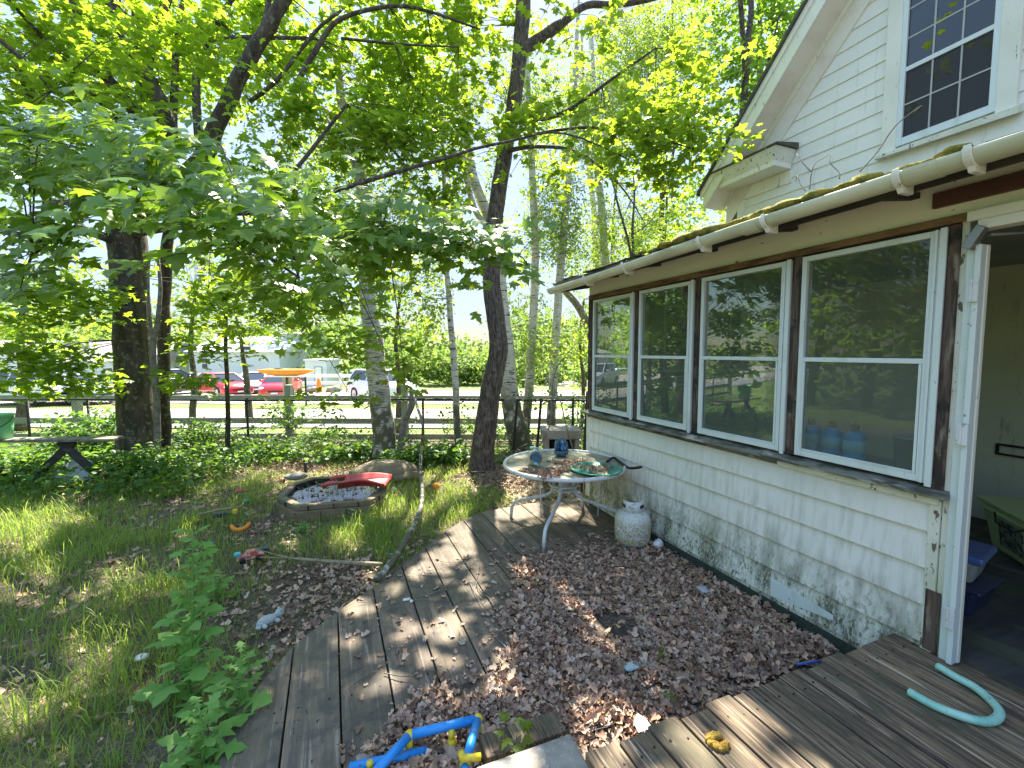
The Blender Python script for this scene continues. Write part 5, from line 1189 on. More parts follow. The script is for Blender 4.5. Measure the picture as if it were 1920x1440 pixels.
def tab(u, v): return Vector(atz(u, v, TZ+.006))
c = tab(1118, 882); tr = thing('serving_tray', 'round green tray full of rotted leaf bits on the patio table', 'tray', c)
MB().lathe([(.001, 0), (.20, 0), (.232, .012), (.240, .020), (.232, .022), (.20, .008), (.001, .006)], 40).build('dish', M['tray'], tr, True)
for sg in (-1, 1): MB().obox((sg*.0+.03, sg*.235, .016), (.05, .012, .006)).build('handle', M['tray'], tr, False, .004)
def crumbs(name, c, r, n, zz, label, cat, el=1.0, lo=.008, hi=.022, kind='stuff'):
    a = rng.uniform(0, 2*pi, n); q = r*np.sqrt(rng.random(n))*(.75+.35*np.sin(a*3+1))
    pos = np.stack([c.x+q*np.cos(a)*el, c.y+q*np.sin(a), c.z+zz+.012*rng.random(n)], 1)
    return tag(leafmesh(name, M['litter'] if 'leaf' in name else M['dirt'], None, pos, norm(np.array([0, 0, 1.])+rnd(n)*.6), norm(rnd(n)*np.array([1, 1, .2])), lo+(hi-lo)*rng.random(n), T_DEAD), kind=kind)
crumbs('tray_leaf_litter', c, .21, 800, .012, '', '')
crumbs('table_leaf_litter', tab(1028, 885), .22, 1300, .0, '', '', 1.3, .010, .034)
crumbs('table_leaf_litter', tab(1065, 868), .17, 500, .0, '', '', 1.2, .008, .028)
# glazed jar on its side
c = tab(1003, 872); r = Matrix.Translation(c+Vector((0, 0, .075))) @ Matrix.Rotation(R_(-20), 4, 'Z') @ Matrix.Rotation(R_(78), 4, 'X')
jar = thing('ceramic_jar', 'blue and cream ceramic jar lying on its side on the patio table', 'jar', c)
rl = Matrix.Translation(-c) @ r
MB().lathe([(.001, -.10), (.055, -.10), (.070, -.04), (.070, .03), (.060, .05)], 20, rl).build('jar_body', M['potblue'], jar, True)
MB().lathe([(.060, .045), (.074, .05), (.074, .075), (.060, .085), (.045, .075), (.045, .045)], 20, rl).build('jar_rim', M['potcream'], jar, True)
MB().lathe([(.040, .07), (.052, .10), (.056, .115), (.044, .112), (.030, .08), (.001, .078)], 20, rl).build('jar_mouth', M['potblue'], jar, True)
mb = MB()
for i in range(6): mb.blob((random.uniform(-.045, .045), random.uniform(-.03, .05), .15+random.uniform(-.01, .02)), (.022, .02, .016), 8, 5, .4, 20)
mb.build('frog_ornament', M['potaqua'], jar, True)
MB().obox((-.045, -.125, .045), (.016, .035, .012), Matrix.Rotation(.6, 3, 'Y')).build('jar_tag', M['potaqua'], jar, False, .003)
# castle-like ornament
c = tab(1052, 855); og = thing('glazed_ornament', 'dark blue glazed basin ornament with a bright blue figure on the patio table', 'ornament', c)
MB().lathe([(.001, 0), (.05, 0), (.075, .035), (.085, .06), (.075, .062), (.06, .03), (.001, .025)], 20).build('basin', M['potblue'], og, True)
mb = MB()
for x, y, h, r in ((-.045, .03, .12, .02), (-.02, .045, .14, .024), (.02, .04, .15, .026), (.05, .02, .13, .022), (.055, -.015, .11, .018), (-.06, .0, .09, .016)): mb.blob((x, y, h*.55+.03), (r, r, h*.5), 9, 7, .45, 16)
mb.build('rock_back', M['potblue'], og, True)
MB().blob((.005, -.02, .085), (.018, .016, .05), 10, 8, .25, 12).blob((.006, -.015, .145), (.014, .013, .016), 10, 6, .1).tube([(.005, -.02, .11), (.03, -.04, .09), (.015, -.05, .07)], [.008, .007, .005], 6).tube([(.002, -.02, .11), (-.02, -.035, .095), (-.01, -.05, .08)], [.008, .007, .005], 6).build('figure', M['figblue'], og, True)
a_ = [tab(1138, 868), tab(1150, 862), tab(1165, 870), tab(1180, 880), Vector(atz(1203, 878, TZ+.05))]
a_ = [p+Vector((0, 0, .02 if i in (1,) else .012)) for i, p in enumerate(a_)]
tag(MB().tube(smoothpts(a_, 4), [.013]*16+[.010], 8).build('plastic_hook', M['black'], None, True), 'curved black plastic handle hanging over the right edge of the patio table', 'hook')
wire = [tab(1020, 848)+Vector((0, 0, .004)), tab(1035, 856)+Vector((0, 0, .004)), tab(1060, 852), tab(1078, 856), tab(1100, 866), tab(1140, 870)]
tag(MB().tube([w+Vector((0, 0, .006)) for w in wire], .0022, 5).build('electric_cord', M['black'], None, True), 'thin black cord lying across the patio table behind the tray', 'cord')
# propane tank
c = Vector((2.445, 3.19, 0)); pt = thing('propane_tank', 'rusty white propane tank standing against the porch wall', 'gas tank', c, rz=.9)
MB().lathe([(.001, .035), (.09, .03), (.13, .045), (.152, .09), (.155, .12), (.156, .165), (.1575, .17), (.156, .175), (.155, .25), (.148, .285), (.125, .315), (.08, .335), (.001, .342)], 36).build('tank_body', M['tank'], pt, True)
MB().lathe([(.095, .0), (.10, .0), (.10, .05), (.095, .05)], 28).build('foot_ring', M['tank'], pt, True)
V = []; F = []; n = 0
for k in range(27):
    a = R_(50+k*10); V += [(.085*cos(a), .085*sin(a), .325), (.085*cos(a), .085*sin(a), .43 if 4 < k < 22 else .40), (.081*cos(a), .081*sin(a), .43 if 4 < k < 22 else .40), (.081*cos(a), .081*sin(a), .325)]
for k in range(26):
    if k in (6, 7, 18, 19):
        pass
    for j in range(4): F.append((k*4+j, k*4+(j+1) % 4, k*4+4+(j+1) % 4, k*4+4+j))
MB().add(V, F).build('collar', M['tank_clean'], pt, True)
for a in (R_(115), R_(245)): MB().obox((.085*cos(a), .085*sin(a), .385), (.03, .006, .014), Matrix.Rotation(a+pi/2, 3, 'Z')).build('hand_hole', M['black'], pt, False, .004)
MB().lathe([(.001, .34), (.02, .34), (.02, .385), (.034, .387), (.034, .405), (.001, .407)], 14).build('valve', M['steel'], pt, True)
tag(MB().lathe([(.001, 0), (.028, 0), (.040, .075), (.037, .075), (.026, .006), (.001, .006)], 18, Matrix.Translation(Vector(atz(1226, 1024, .035))) @ Matrix.Rotation(1.25, 4, 'Y')).build('plastic_cup', M['vinyl'], None, True), 'small clear white cup on its side by the propane tank', 'cup')

# ------------------------------------------------------------------ things on the decks
p_ = [atz(1758, 1249, .29), atz(1790, 1268, .29), atz(1830, 1290, .29), atz(1862, 1318, .29), atz(1874, 1335, .29), atz(1868, 1348, .29), atz(1845, 1353, .29), atz(1800, 1342, .29), atz(1750, 1322, .29), atz(1704, 1297, .29)]
tag(MB().tube(smoothpts(p_), .0165, 14).build('foam_tube', M['teal'], None, True), 'pale teal bent tube lying on the step deck by the doorway', 'tube')
c = Vector(atz(1345, 1394, .27)); mb = MB()
for i in range(26):
    a = i/26*5.2+.5; rr = .026*(1+.2*sin(i*2.1)); mb.blob((c.x+rr*cos(a), c.y+rr*sin(a), c.z+.006), (.014, .013, .013), 9, 6, .5, 60)
tag(mb.build('moss_clump', mat('golden_moss', (.42, .24, .03), .95, [((60, 60, 60), .5, .6, (.22, .12, .02)), ((25, 25, 25), .5, .65, (.30, .26, .05))], ((90, 90, 90), 1, .01)), None, True), 'golden brown curled moss clump on a sunlit plank of the step deck', 'moss')
c = Vector(atz(1204, 1362, .10))
tag(MB().add([(c.x-.035, c.y-.02, c.z), (c.x+.03, c.y-.03, c.z+.008), (c.x+.035, c.y+.02, c.z+.01), (c.x+.0, c.y+.035, c.z+.035), (c.x-.03, c.y+.02, c.z+.012), (c.x, c.y, c.z+.02)], [(0, 1, 5), (1, 2, 5), (2, 3, 5), (3, 4, 5), (4, 0, 5)]).build('paper_scrap', M['paper'], None), 'white crumpled paper scrap at the edge of the step deck', 'paper scrap')
tag(MB().tube([atz(1494, 1246, .05), atz(1520, 1242, .05), atz(1545, 1238, .05)], [.007, .007, .006], 8).build('blue_marker', M['toyblue'], None, True), 'thin blue and white marker lying where the leaves meet the step deck', 'marker')
tag(MB().blob(atz(1185, 1250, .045), (.045, .03, .018), 12, 7, .5, 40).build('foil_wrapper', mat('foil_wrapper', (.35, .45, .47), .3, [((30, 30, 30), .5, .6, (.6, .6, .55))]), None, True), 'crumpled bluish foil wrapper in the leaf drift', 'wrapper')
tag(MB().blob(atz(1318, 1105, .045), (.04, .045, .015), 10, 6, .5, 30).build('plastic_bag', mat('clear_film', (.38, .40, .42), .3), None, True), 'clear crumpled plastic film in the leaf drift near the porch wall', 'plastic film')
tag(MB().blob(atz(762, 1124, .01), (.03, .012, .008), 10, 6, .5, 50).blob(atz(772, 1127, .012), (.012, .014, .01), 8, 6, .4, 50).build('paper_wrapper', M['paper'], None, True), 'small white twisted wrapper on the grey deck boards', 'wrapper')
# blue tube frame with yellow connectors
bf_ = thing('play_frame', 'toppled blue tube play frame with yellow connectors lying in the leaves', 'play frame', atz(800, 1400, 0))
o0 = bf_.location.copy(); h0 = .10
def TF(mb, n, m): 
    o = mb.build(n, m, None, True); o.data.transform(Matrix.Translation(-o0)); o.parent = bf_
A, B, C_, D_ = [Vector(atz(u, v, z)) for u, v, z in ((768, 1378, .10), (896, 1348, .11), (872, 1434, .12), (700, 1452, .09))]
E_ = Vector(atz(655, 1440, .045)); G_ = Vector(atz(800, 1408, .035)); I_ = Vector(atz(640, 1500, .05)); J_ = Vector(atz(868, 1500, .12))
for a, b in ((A, B), (B, C_), (A, D_), (E_, G_), (D_, I_), (C_, J_)): TF(MB().tube([a, b], .019, 14), 'blue_tube', M['blue'])
for p, q in ((A, (.0, .0, -.09)), (B, (.01, .01, -.10)), (C_, (-.015, .01, .05)), (Vector(atz(847, 1392, .04)), (0, 0, -.001))):
    q = Vector(q); q = q if q.length > .01 else Vector((0, .006, .06))
    TF(MB().blob(p, (.022, .022, .022), 12, 8, 0).tube([p, p+q], .0135, 12), 'connector', M['yellow'])
TF(MB().tube([C_+Vector((-.01, 0, .03)), C_+Vector((.06, -.01, .02))], .014, 12), 'connector', M['yellow'])
TF(MB().tube([Vector(atz(695, 1440, .06)), Vector(atz(693, 1430, .10))], .013, 12), 'connector', M['yellow'])
# timber and concrete block at the bottom
a, b = Vector(atz(905, 1418, .05)), Vector(atz(1050, 1368, .05))
tag(MB().beam(a, b, .12, .09).build('timber', M['deck_up'], None, False, .006), 'short dark timber between the blue play frame and the concrete block', 'timber')
a, b = Vector(atz(905, 1520, .10)), Vector(atz(1092, 1446, .12))
tag(MB().beam(a, b, .19, .16).build('concrete_block', M['concrete'], None, False, .010), 'rough grey concrete block at the corner of the step deck', 'concrete block')
# fallen twigs
tws = [((640, 1305), (670, 1275), (705, 1258), 'first'), ((720, 1262), (765, 1268), (805, 1255), 'second'), ((700, 1090), (735, 1070), (770, 1045), 'third'), ((880, 1090), (905, 1135), (960, 1180), 'fourth'), ((900, 1060), (895, 1100), (930, 1130), 'fifth'), ((930, 1195), (965, 1230), (975, 1250), 'six'), ((780, 1120), (830, 1105), (850, 1085), 's'), ((985, 1195), (940, 1185), (915, 1190), 'g')]
mb = MB()
labs = ['thin curved twig across the leftmost deck boards', 'pale bent twig right of the leftmost deck boards', 'twig beside the near end of the leaning birch pole', 'curved twig at the edge of the leaf drift', 'thin twig on the deck below the table', 'short dark twig in the lower leaf drift', 'forked twig on the deck near the white wrapper', 'straight twig lying across the left side of the leaf drift']
for (a, b, c_, _), lab in zip(tws, labs):
    tag(MB().tube(smoothpts([atz(*a, .012), atz(*b, .022), atz(*c_, .012)]), .0032, 5).tube([atz(*b, .02), Vector(atz(*b, .03))+Vector((.05, .06, .0))], .0018, 4).build('twig', M['bark3'], None, True), lab, 'twig', 'twigs on the deck')

# ------------------------------------------------------------------ long pole leaning on the fence
P = [(706, 1087, 3.55), (722, 1070, 3.65), (745, 1040, 3.75), (768, 1000, 3.95), (787, 960, 4.2), (792, 920, 4.5), (788, 880, 4.9), (790, 840, 5.4), (793, 800, 5.95), (783, 765, 6.5), (775, 735, 7.0)]
pts = [Vector(at(*p)) for p in P]
for i, zc_ in enumerate((.03, .04, .05, .06, .07, .10, .16, .24)):      # near end lies on the ground
    r_ = ray(P[i][0], P[i][1]); pts[i] = Vector(E0+r_*((zc_-EYE)/r_[2]))
mb = MB(); sp_ = smoothpts(pts, 4); mb.tube(sp_, [(.030-.013*i/len(sp_))*(1+.12*sin(i*1.3)) for i in range(len(sp_))], 9)
mb.tube([sp_[8], sp_[8]+Vector((-.10, -.02, .03))], [.010, .004], 5).tube([sp_[1], sp_[1]+Vector((.02, .09, .03))], [.010, .004], 5)
tag(mb.build('birch_pole', M['birch'], None, True), 'crooked pale birch pole from the deck edge up to the fence', 'fallen branch')
t = thing('tree_stump', 'small bent broken trunk between the thick birch and the leaning pole', 'stump', at(750, 850, 7.7))
b0 = Vector(t.location); mb = MB(); limb(mb, [(748, 862, 7.7), (752, 820, 7.7), (762, 785, 7.7), (774, 755, 7.7), (770, 728, 7.7)], [.06, .05, .05, .055, .02], 9, .3)
o = mb.build('trunk', M['bark3'], None, True); o.data.transform(Matrix.Translation(-b0)); o.parent = t

# ------------------------------------------------------------------ concrete fire box and brush pile
c = fpt(1052, 6.9, float(terr(6.9))); fb = thing('fire_box', 'square concrete fire box with an open front behind the patio table', 'fire box', c, rz=-PSI)
MB().box(-.30, .30, -.22, .26, .52, .66).build('cap_slab', M['concrete'], fb, False, .012)
for x in (-.26, .20): MB().box(x, x+.07, -.20, .24, -.1, .519).build('side_wall', M['concrete'], fb, False, .008)
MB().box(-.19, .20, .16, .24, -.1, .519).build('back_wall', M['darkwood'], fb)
MB().box(-.19, .20, -.16, .15, -.1, .08).build('ash_bed', M['dirt'], fb)
mb = MB()
for i in range(70):
    u = random.uniform(935, 1100); d = random.uniform(6.0, 7.4); b = fpt(u, d, float(terr(d))+random.uniform(.0, .12))
    a = random.uniform(0, 2*pi); L = random.uniform(.25, .7); e = b+Vector((cos(a)*L, sin(a)*L, random.uniform(-.05, .35)*L)); m_ = (b+e)/2+Vector((random.uniform(-.06, .06), random.uniform(-.06, .06), random.uniform(.0, .08)))
    mb.tube([b, m_, e], [random.uniform(.006, .012), .006, .003], 5)
tag(mb.build('brush_pile', M['bark3'], None, True), kind='stuff')
for pts_, lab in (([(1078, 855, 6.5), (1062, 800, 6.6), (1048, 745, 6.7), (1020, 700, 6.9), (1012, 640, 7)], 'long thin bent branch arching over the fire box'), ([(1000, 850, 6.6), (1030, 800, 6.8), (1040, 700, 7), (1075, 650, 7)], 'thin grey branch leaning up beside the fire box')):
    mb = MB(); limb(mb, pts_, [.012, .011, .009, .006, .004][:len(pts_)], 6); tag(mb.build('dead_branch', M['bark3'], None, True), lab, 'branch')

# ------------------------------------------------------------------ garden pond with red slide
G0 = -.07
out_px = [(520, 938), (556, 958), (700, 940), (728, 925), (724, 905), (700, 884), (590, 888), (545, 905)]
zt_ = .14
def gq(u, v, z): return Vector(atz(u, v, z))
outer = [gq(u, v, zt_) for u, v in ((522, 925), (556, 942), (690, 932), (722, 915), (716, 896), (680, 886), (585, 890), (544, 902))]
cen = sum(outer, Vector())/8
pd = thing('garden_pond', 'small garden pond box with mossy brick edging and dark water', 'pond', (cen.x, cen.y, -.07))
loc0 = pd.location.copy()
def frame(scale0, scale1, z0, z1):
    V = []; n = 8
    for sc_, z in ((scale0, z0), (scale0, z1), (scale1, z1), (scale1, z0)):
        for p in outer: q = cen+(p-cen)*sc_; V.append((q.x-loc0.x, q.y-loc0.y, z-loc0.z))
    F = []
    for r in range(4):
        for i in range(n): F.append((r*n+i, r*n+(i+1) % n, ((r+1) % 4)*n+(i+1) % n, ((r+1) % 4)*n+i))
    return MB().add(V, F)
frame(1.06, .90, -.12, .045).build('brick_edging', M['brickp'], pd, False, .008)
frame(1.03, .90, .049, .105).build('brick_edging', M['brickp'], pd, False, .008)
frame(.898, .87, -.1, .095).build('liner', M['rubber'], pd)
V = [(0, 0, .055-loc0.z)]+[((p.x-cen.x)*.872, (p.y-cen.y)*.872, .055-loc0.z) for p in outer]
MB().add(V, [(0, i+1, (i+1) % 8+1) for i in range(8)]).build('water', M['water'], pd)
mb = MB()                      # mortar grooves
for i in range(8):
    a, b = outer[i], outer[(i+1) % 8]; L = (b-a).length; n = max(1, int(L/.24))
    for k in range(n):
        for zz0, zz1, of in ((-.09, .04, 0), (.055, .10, .5)):
            t_ = (k+of+.02)/n
            if t_ < 1:
                p = a.lerp(b, t_); q = cen+(p-cen)*1.065; q2 = cen+(p-cen)*1.0
                mb.beam((q.x-loc0.x, q.y-loc0.y, (zz0+zz1)/2-loc0.z-.0), (q2.x-loc0.x, q2.y-loc0.y, (zz0+zz1)/2-loc0.z), .008, zz1-zz0)
mb.build('brick_joint', M['darkwood'], pd)
wl = rng.random((90, 2)); pos = np.array([np.array(cen+(outer[int(a*8)]-cen)*(.85*sqrt(b))) for a, b in wl]); pos[:, 2] = .062
tag(leafmesh('pond_leaves', M['litter'], None, pos, norm(np.array([0, 0, 1.])+rnd(90)*.08), norm(rnd(90)*np.array([1, 1, .05])), .02+.05*rng.random(90), T_DEAD), kind='stuff')
# slide: a channel that lies over the pond's right end
A = gq(640, 908, .17); B = gq(728, 902, .20); ax = (B-A).normalized(); sd = ax.cross(Vector((0, 0, 1))).normalized()
V = []; F = []; N_ = 12; Ls = (B-A).length
for i in range(N_+1):
    t_ = i/N_; w = .115+.11*max(0, t_-.45); hh = .075*(1-t_**3*.6)+.01; bz = -.02+.02*sin(t_*3)
    c = A+ax*(Ls*t_)+Vector((0, 0, bz))
    prof = [(-w-.035, hh-.02), (-w-.03, hh), (-w-.008, hh), (-w+.004, .015), (w-.004, .015), (w+.008, hh), (w+.03, hh), (w+.035, hh-.02), (w+.022, hh-.02), (w+.012, -.0), (-w-.012, -.0), (-w-.022, hh-.02)]
    for s_, z_ in prof: V.append(tuple(c+sd*s_+Vector((0, 0, z_))))
m_ = 12
for i in range(N_):
    for j in range(m_): F.append((i*m_+j, i*m_+(j+1) % m_, (i+1)*m_+(j+1) % m_, (i+1)*m_+j))
F += [tuple(range(m_-1, -1, -1)), tuple(N_*m_+j for j in range(m_))]
sl = thing('toy_slide', 'faded red plastic toy slide lying upside on the pond edge', 'toy slide', A)
sl.location = A; so = MB().add(V, F).build('chute', M['red'], None, True); so.data.transform(Matrix.Translation(-A)); so.parent = sl
mb = MB()
for sg in (-1, 1): mb.tube([Vector((0, 0, .06))+sd*.13*sg, ax*(-.10)+sd*.135*sg+Vector((0, 0, .055)), ax*(-.17)+sd*.135*sg+Vector((0, 0, .03))], [.018, .028, .024], 9)
mb.build('grip', M['red'], sl, True)
# artificial rocks
c = gq(722, 884, .02); tag(MB().blob(c, (.46, .30, .16), 22, 12, .12, 3).build('garden_rock', M['tanrock'], None, True), 'large smooth tan rock mound behind the red slide', 'rock')
c = gq(752, 892, -.02); tag(MB().blob(c, (.30, .18, .07), 16, 8, .25, 4).build('garden_rock', M['tanrock'], None, True), 'flat tan slab in front of the tan rock mound', 'rock')
c = gq(556, 893, .05); tag(MB().blob(c, (.15, .10, .05), 14, 8, .2, 5).build('garden_rock', M['stone'], None, True), 'small grey stone on the left back corner of the pond', 'rock')
c = gq(668, 897, .03); 
# black pump post
c = gq(573, 889, .0); tag(MB().tube([c, c+Vector((0, 0, .16))], [.022, .02], 8).blob(c+Vector((0, 0, .15)), (.03, .03, .025), 8, 6).build('pump_head', M['black'], None, True), 'short black post standing behind the pond', 'pump')
# scattered toys
def toyblob(name, u, v, m, r, label, cat, z=-.03, amp=.35, extra=None):
    c = gq(u, v, z); mb = MB().blob(c, r, 12, 8, amp, 25)
    if extra: extra(mb, c)
    tag(mb.build(name, m, None, True), label, cat)
toyblob('orange_ball', 817, 912, M['orange'], (.055, .055, .05), 'orange deflated ball in the grass right of the birch pole', 'ball', -.01, .08)
toyblob('red_ball', 529, 902, M['red'], (.04, .04, .04), 'small red ball at the left end of the pond', 'ball', .0, .05)
toyblob('toy_shovel', 449, 920, M['red'], (.05, .035, .03), 'red toy scoop in the leaves left of the pond', 'toy', -.02, .3, lambda mb, c: mb.tube([c, c+Vector((.12, .01, -.01))], .012, 6))
toyblob('toy_piece', 461, 939, M['toycyan'], (.035, .03, .025), 'small cyan toy piece left of the pond', 'toy')
toyblob('toy_piece', 606, 947, M['toyblue'], (.035, .02, .02), 'small blue toy piece in front of the pond edging', 'toy')
toyblob('toy_piece', 738, 918, M['paper'], (.035, .03, .03), 'white crumpled scrap right of the red slide', 'scrap')
toyblob('toy_piece', 744, 930, M['red'], (.03, .025, .02), 'tiny red toy piece beside the red slide', 'toy')
toyblob('toy_piece', 751, 929, M['toyblue'], (.03, .025, .025), 'tiny blue toy piece beside the red slide', 'toy')
toyblob('toy_piece', 366, 976, M['yellow'], (.05, .03, .02), 'flat yellow toy piece in the grass at left', 'toy')
toyblob('toy_piece', 385, 1020, M['toycyan'], (.07, .02, .015), 'pale blue flat toy bar in the grass above the tall weed', 'toy')
toyblob('toy_piece', 356, 1012, M['red'], (.04, .02, .015), 'faded red sliver beside the pale blue toy bar', 'toy')
# orange crescent
c = gq(451, 990, -.02); V = [c+Vector((.075*cos(a), .05*sin(a), .035*abs(cos(a))**3)) for a in [pi*.95+i*pi*1.1/9 for i in range(10)]]
tag(MB().tube(V, [.014, .018, .02, .02, .02, .02, .02, .02, .018, .016], 9).build('toy_crescent', M['orange'], None, True), 'orange curved toy piece on the bare ground at left', 'toy')
c = gq(423, 968, -.02); tt = thing('toy_machine', 'dark blue toy with a yellow cab on the bare ground at left', 'toy', c)
MB().box(-.11, .06, -.03, .03, .0, .045).build('toy_chassis', M['toydark'], tt, False, .008); MB().box(.065, .115, -.03, .03, .02, .07).build('toy_cab', M['yellow'], tt, False, .01)
a, b = gq(370, 965, .03), gq(452, 950, .06); tag(MB().tube([a, (a+b)/2+Vector((0, 0, .01)), b], [.012, .012, .01], 6).build('stick', M['pole'], None, True), 'short pale stick lying over the dark blue toy', 'stick')
# toy car
c = gq(470, 1050, -.04); tc = thing('toy_car', 'faded red toy pickup car standing on the bare ground', 'toy car', c, rz=.15)
P_ = [(-.10, .02), (.10, .02), (.105, .045), (.06, .055), (.035, .085), (-.03, .085), (-.05, .055), (-.10, .052)]
MB().prism(P_, -.035, .035, lambda x, y, z: (x, z, y)).build('toy_body', M['toyred'], tc, False, .006)
for x in (-.06, .06):
    for y in (-.038, .038): MB().lathe([(.001, -.008), (.024, -.008), (.024, .008), (.001, .008)], 12, Matrix.Translation((x, y, .022)) @ Matrix.Rotation(pi/2, 4, 'X')).build('wheel', M['black'], tc, True)
MB().box(-.12, -.07, -.02, .02, .056, .085).build('toy_driver', M['toycyan'], tc, False, .006)
c = gq(486, 1040, -.03); tag(MB().obox(c+Vector((.01, .02, .02)), (.06, .035, .03), Matrix.Rotation(.3, 3, 'Z')).build('toy_box', M['toydark'], None, False, .008), 'small black plastic box behind the toy car', 'box')
# long pole and split stick
a, b = gq(545, 1046, .0), gq(715, 1058, .03); tag(MB().tube(smoothpts([gq(478, 1029, .06), gq(530, 1043, .035), gq(560, 1048, .02), gq(640, 1054, .02), b]), [.004]*5+[.006]*5+[.014]*5+[.016]*6, 8).build('wooden_pole', M['pole'], None, True), 'long weathered wooden pole pointing at the deck corner', 'pole')
tag(MB().tube([gq(487, 1045, .0), gq(560, 1047, .0), gq(600, 1050, .0)], [.006, .007, .007], 6).build('thin_cane', M['pole'], None, True), 'thin cane lying under the long wooden pole', 'cane')
# plush dog
c = gq(500, 1163, .0); pl = thing('plush_toy', 'dirty white plush animal lying at the edge of the bare ground', 'plush toy', c, rz=.55)
MB().blob((0, 0, .0), (.065, .032, .03), 16, 10, .15, 20).build('plush_body', M['plush'], pl, True)
MB().blob((.082, .0, .012), (.030, .026, .026), 14, 9, .12, 20).build('plush_head', M['plush'], pl, True)
for x, y in ((.05, -.035), (-.03, -.038), (-.06, -.02), (.03, .035)): MB().blob((x, y, -.012), (.016, .022, .013), 10, 7, .1, 20).build('plush_leg', M['plush'], pl, True)
for y in (-.02, .02): MB().blob((.088, y, .034), (.009, .008, .011), 8, 6, .1).build('plush_ear', M['plush'], pl, True)
tag(MB().blob(gq(266, 1232, -.0), (.035, .03, .012), 10, 6, .3, 30).build('paper_scrap', M['paper'], None, True), 'small pale scrap in the grass at the left', 'scrap')

# ------------------------------------------------------------------ bench with bucket at the left edge
bz = .55; L0, L1 = fpt(-120, 5.9, bz), fpt(215, 6.1, bz-.01)
bn = thing('wooden_bench', 'long grey plank bench on crossed legs under the trees at left', 'bench', (L0+L1)/2-Vector((0, 0, .62))); bo_ = bn.location.copy()
def BB(mb, n, m, bev=.004):
    o = mb.build(n, m, None, False, bev); o.data.transform(Matrix.Translation(-bo_)); o.parent = bn
fw = Vector(Fh)*.16
BB(MB().beam(L0, L1, .22, .035), 'seat', M['bark3'])
for u in (-60, 110):
    p = fpt(u, 6.0, bz-.03); dr = (L1-L0).normalized()
    BB(MB().beam(p-dr*.05, p+dr*.50+Vector((0, 0, -.58)), .09, .05, (0, 1, 0)), 'leg', M['darkwood']); BB(MB().beam(p+dr*.12, p-dr*.50+Vector((0, 0, -.58)), .09, .05, (0, 1, 0)), 'leg', M['darkwood'])
c = fpt(-14, 5.95, bz+.018); bk = thing('bucket', 'bright green bucket with a dark handle on the bench', 'bucket', c)
MB().lathe([(.001, 0), (.135, 0), (.150, .16), (.158, .30), (.168, .30), (.168, .335), (.155, .335), (.145, .16), (.13, .01), (.001, .01)], 32).build('pail', M['bucket'], bk, True)
MB().lathe([(.160, .265), (.166, .265), (.166, .278), (.160, .278)], 32).build('band', M['bucket'], bk, True)
MB().tube([(.168*cos(a), -.168*abs(sin(a))-.004, .29-.14*abs(sin(a))) for a in [i*pi/14 for i in range(15)]], .005, 6).build('bucket_handle', M['black'], bk, True)
c = fpt(118, 6.0, -.02); m4 = Matrix.Translation(c) @ Matrix.Rotation(-PSI, 4, 'Z') @ Matrix.Rotation(R_(60), 4, 'X')
tag(MB().lathe([(.001, .02), (.30, .0), (.32, -.02), (.31, -.025), (.001, -.0)], 32, m4).build('white_lid', mat('grey_white_lid', (.42, .45, .46), .5, [((6, 6, 6), .5, .65, (.3, .32, .33))]), None, True), 'large round greyish white lid leaning under the bench', 'lid')
a, b = fpt(75, 5.5, -.03), fpt(185, 5.9, .09); tag(MB().tube([a, b], .018, 7).build('fallen_branch', M['bark'], None, True), 'dark thin branch lying in front of the round lid', 'branch')

# ------------------------------------------------------------------ things inside the porch
for u, lab in ((1519, 'blue jug nearest the window post, leftmost of three'), (1558, 'middle blue jug on the porch window ledge'), (1601, 'rightmost blue jug on the porch window ledge')):
    r_ = ray(u, 850); xx = 2.87; q = E0+r_*(xx/r_[0]); c = Vector((xx, float(q[1]), 1.10)); 
    j = thing('jug', lab, 'jug', c, 'blue jugs on the ledge')
    MB().lathe([(.001, 0), (.052, 0), (.056, .02), (.056, .13), (.045, .155), (.025, .165), (.001, .165)], 20).build('jug_body', M['jug'], j, True)
    MB().lathe([(.001, .165), (.023, .165), (.023, .20), (.001, .20)], 14).build('cap', M['black'], j, True)
    MB().lathe([(.0565, .04), (.0572, .04), (.0572, .11), (.0565, .11)], 20).build('jug_label', M['jugw'], j, True)
tag(MB().box(2.79, 3.07, 1.3, 4.2, 1.068, 1.096).build('shelf', M['int_dark'], None, False, .003), 'dark wide shelf board inside the porch below the windows', 'shelf')
c = Vector((2.93, 1.40, 1.10)); tag(MB().lathe([(.001, 0), (.085, 0), (.098, .16), (.102, .16), (.102, .175), (.09, .175), (.08, .01), (.001, .01)], 22, Matrix.Translation(c)).build('grey_pail', M['greybin'], None, True), 'greyish white pail behind the nearest porch window', 'pail')
c = Vector((4.52, 1.34, .27)); tg = thing('storage_tote', 'pale green plastic tote with a lid and side label inside the doorway', 'tote', c, rz=-.78)
MB().hexa([(-.20, -.30, 0), (.20, -.30, 0), (.20, .30, 0), (-.20, .30, 0), (-.25, -.36, .33), (.25, -.36, .33), (.25, .36, .33), (-.25, .36, .33)]).build('bin', M['totegreen'], tg, False, .03)
MB().box(-.27, .27, -.38, .38, .331, .365).build('lid', M['totegreen'], tg, False, .012); MB().box(-.26, .26, -.37, .37, .285, .30).build('band', M['totegreen'], tg, False, .006)
MB().hexa([(-.222, -.12, .07), (-.216, -.12, .07), (-.216, .14, .07), (-.222, .14, .07), (-.2485, -.12, .26), (-.242, -.12, .26), (-.242, .14, .26), (-.2485, .14, .26)]).build('tote_label', mat('tote_label', (.30, .34, .28), .6, [((30, 30, 30), .5, .55, (.05, .08, .06))]), tg)
